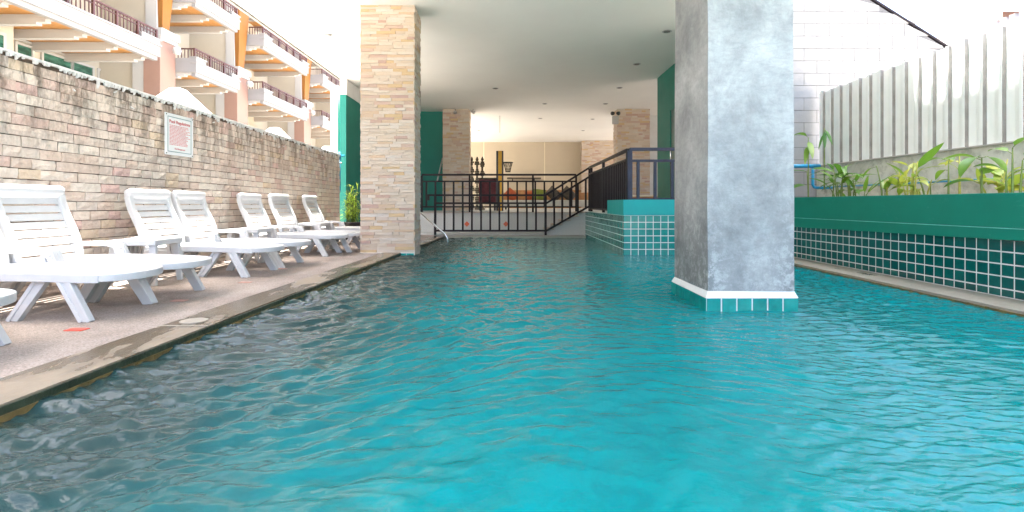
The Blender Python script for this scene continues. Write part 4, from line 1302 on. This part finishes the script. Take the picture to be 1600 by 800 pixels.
# ------------------------------------------------------------------ plants
def leaf(m, base, d, L, wd, droop=.5, fold=.25, seg=7, twist=0, mi=0):
    d = Vector(d).normalized(); base = Vector(base)
    side = d.cross(Vector((0, 0, 1)))
    if side.length < .05: side = Vector((1, 0, 0))
    side.normalize(); side = (Matrix.Rotation(twist, 3, d) @ side)
    p = base.copy(); dirv = d.copy(); rows = []
    for i in range(seg + 1):
        t = i / seg
        w_ = wd * (math.sin(math.pi * min(1, t ** .75 * .98 + .02))) ** .8 * .5
        up = side.cross(dirv).normalized()
        if up.z < 0: up = -up
        rows.append((p + side * w_ + up * w_ * fold, p.copy(), p - side * w_ + up * w_ * fold))
        dirv = (dirv + Vector((0, 0, -droop / seg))).normalized(); p = p + dirv * (L / seg)
    b0 = len(m.v)
    for r_ in rows: m.v.extend([tuple(q) for q in r_])
    for i in range(seg):
        a = b0 + i * 3
        m.f.append((a, a + 1, a + 4, a + 3)); m.f.append((a + 1, a + 2, a + 5, a + 4)); m.mi += [mi, mi]
def heliconia(px, xw, z0, stems, lab, mat='leaf', smat='stem', seed=0, cat='plant', name='leafy_plant'):
    random.seed(seed); y = xw * F / (px - 800)
    t = thing(name, lab, cat, (xw, y, z0), 0, 'leafy plants in the planter')
    ms = MB(); ml = MB()
    for (dx, dy, h, lean, leaves) in stems:
        h *= 1.28; b0 = Vector((dx, dy, 0)); tp = b0 + Vector((lean[0], lean[1], h))
        pts = [b0 + (tp - b0) * (i / 5) + Vector((lean[0], lean[1], 0)) * (-.25 * math.sin(math.pi * i / 5)) for i in range(6)]
        ms.tube(pts, [.011, .010, .009, .008, .006, .005], 6)
        for (f, az, el, L, wd, dr) in leaves:
            q = f * 5; i = min(4, int(q)); bp_ = pts[i].lerp(pts[i + 1], q - i)
            dd = Vector((math.cos(R(az)) * math.cos(R(el)), math.sin(R(az)) * math.cos(R(el)), math.sin(R(el))))
            st_ = bp_ + dd * rnd(.03, .06)
            ms.tube([bp_, bp_ + dd * .06], .003, 5)
            leaf(ml, st_, dd, L * 1.12, wd * 1.1, dr, rnd(.1, .35), 7, rnd(-.5, .5))
    ms.build('stem', M[smat], t, True); ml.build('foliage', M[mat], t, True)
    return t
def rs(n, h, L, wd, seed):
    random.seed(seed); out = []
    for i in range(n + 3):
        hh = h * rnd(.55, 1.15)
        out.append((rnd(-.07, .07), rnd(-.09, .09), hh, (rnd(-.08, .04), rnd(-.08, .08)),
                    [(rnd(.5, 1), rnd(0, 360), rnd(15, 70), L * rnd(.6, 1.2), wd * rnd(.7, 1.2), rnd(.5, 1.6)) for _ in range(random.choice((2, 3, 3)))]))
    return out
SZ = .70
heliconia(1263, 4.15, SZ, [(0, 0, .76, (.0, .0), [(1, 190, 35, .30, .075, 1.6), (.95, 250, -25, .34, .07, .8), (.9, 230, -40, .30, .06, .6), (.5, 170, 20, .28, .07, .9), (.45, 320, 25, .28, .07, .6)]),
                           (.03, .05, .40, (-.02, 0), [(1, 300, 15, .30, .07, .8), (.6, 200, 5, .28, .065, .6)])], 'tall drooping dark leaved plant beside the blue pipe', 'leaf', seed=1)
heliconia(1288, 4.45, .95, [(0, 0, .68, (0, 0), [(1, 240, -60, .26, .05, .3), (1, 280, -55, .24, .045, .3), (.95, 200, -65, .22, .04, .2)])], 'thin dark cluster of hanging leaves against the left end of the fence', 'leaf_dark', seed=2)
heliconia(1308, 4.05, SZ, rs(3, .36, .24, .05, 3), 'bushy low green plant at the far end of the planter', seed=3)
heliconia(1335, 4.2, SZ, rs(2, .33, .24, .05, 4), 'low green clump just right of the bushy far plant', seed=4)
heliconia(1350, 3.95, SZ, [(0, 0, .10, (0, 0), [(1, 290, 42, .36, .055, .3), (1, 250, 60, .2, .05, .3)]), (.05, .03, .12, (0, 0), [(1, 280, 50, .2, .06, .4)])], 'plant with one long bright leaf slanting up to the right', 'leaf', seed=5)
heliconia(1379, 4.0, SZ, [(0, 0, .36, (-.03, .05), [(.98, 100, -10, .16, .03, 1.2)]), (.04, .02, .13, (0, 0), [(1, 250, 50, .18, .06, .6), (1, 60, 55, .16, .05, .6)])], 'thin arching dark stem rising above a small clump', 'leaf', seed=6)
heliconia(1402, 4.1, SZ, rs(3, .28, .20, .06, 21), 'small plant with yellow green leaves left of the pale stems', 'leaf_pale', 'stem_yellow', seed=7)
heliconia(1428, 4.0, SZ, rs(4, .32, .18, .045, 8), 'pale slender stems in the middle of the planter', 'leaf_pale', 'stem_yellow', seed=8)
heliconia(1446, 4.1, SZ, [(0, 0, .30, (-.02, .1), [(1, 270, 40, .34, .075, .2)]), (.05, 0, .2, (0, 0), [(1, 270, 10, .22, .03, .3)])], 'plant with a broad lifted bright leaf in front of the cement wall', 'leaf', seed=9)
heliconia(1482, 3.95, SZ, [(0, 0, .34, (0, 0), [(1, 110, 25, .16, .06, 1.2), (.98, 240, 25, .14, .06, 1.0), (.8, 80, 10, .15, .05, 1.5)])], 'single upright stem with curled leaves, right of the lifted leaf', 'leaf', seed=10)
heliconia(1499, 4.15, SZ, [(0, 0, .40, (0, 0), [(.7, 90, 40, .2, .05, 1.0), (.55, 250, 45, .2, .05, .8)]), (.03, .03, .33, (0, 0), [(1, 80, 30, .17, .06, 1.2)])], 'tall yellow stemmed plant', 'leaf_pale', 'stem_yellow', seed=11)
heliconia(1534, 3.95, SZ, [(0, 0, .34, (0, 0), [(1, 200, 5, .28, .10, 1.5), (1, 270, 5, .22, .09, 1.6), (.95, 130, 30, .22, .07, 1.0), (.5, 100, 20, .26, .07, .9)]),
                           (.04, .04, .22, (0, .02), [(1, 250, 30, .2, .08, .8)])], 'large plant with broad drooping dark green leaves', 'leaf', seed=12)
heliconia(1582, 3.92, SZ, [(0, 0, .38, (0, 0), [(1, 250, 25, .26, .07, .6), (.9, 80, 30, .2, .06, .8)]), (.03, -.03, .3, (0, -.02), [(1, 260, 45, .24, .08, .5), (.8, 300, 30, .25, .09, .9)]), (.0, .05, .24, (0, 0), [(1, 110, 35, .18, .06, .9)])], 'plant with three close stems at the right border of the photo', 'leaf', seed=13)
heliconia(1556, 4.3, SZ, rs(3, .30, .22, .08, 14), 'yellow green plant tucked behind the large broad leaved plant', 'leaf_pale', 'stem_yellow', seed=14)
random.seed(5)

# blue pipe and cyan line behind the planter
t = thing('blue_pipe', 'thick blue plastic pipe with elbows at the far end of the planter', 'pipe', (4.2, 7.4, SZ))
def BP(px, py, y=7.4): x, y, z = AT(px, py, y); return (x - 4.2, y - 7.4, z - SZ)
MB().tube([BP(1225, 259.5), BP(1281, 259.5)], .028, 12).build('main_pipe', M['pvc'], t, True)
MB().tube([BP(1270, 262), BP(1270, 289), BP(1272, 292.5), BP(1276, 293.5), BP(1300, 293.5)], .02, 10).build('drop_pipe', M['pvc'], t, True)
m = MB(); m.tube([(4.62, 7.4, .99), (4.62, 5.5, .985), (4.62, 3, .99), (4.62, -3, .99)], .010, 8)
tag(m.build('hose_line', M['pvc'], smooth=True), 'thin light blue hose running along the cement wall behind the plants', 'hose')

# potted palm by the far loungers
random.seed(9)
x, y = AT(549, 0, 10.1)[0], 10.1
t = thing('potted_palm', 'bushy bright green potted palm beside the stone column', 'potted plant', (x, y, DZ))
m = MB(); m.lathe([(.14, 0), (.19, .2), (.20, .31), (.215, .31), (.215, .34), (.19, .34), (.18, .30), (.02, .30)], n=24); m.build('pot', M['pot'], t, True)
ms = MB(); ml = MB()
for i in range(30):
    a = rnd(0, 6.28); r_ = rnd(.0, .10); h = rnd(.25, .80)
    b0 = Vector((r_ * math.cos(a), r_ * math.sin(a), .3)); tp = Vector((r_ * 1.6 * math.cos(a), r_ * 1.6 * math.sin(a), .3 + h))
    ms.tube([b0, tp], .005, 5)
    for k in range(11):
        az = rnd(0, 360); el = rnd(-5, 75)
        dd = Vector((math.cos(R(az)) * math.cos(R(el)), math.sin(R(az)) * math.cos(R(el)), math.sin(R(el))))
        leaf(ml, b0.lerp(tp, rnd(.15, 1)), dd, rnd(.10, .2), rnd(.012, .024), rnd(.4, 1.5), .3, 4)
ms.build('stems', M['stem'], t, True); ml.build('foliage', M['palm'], t)
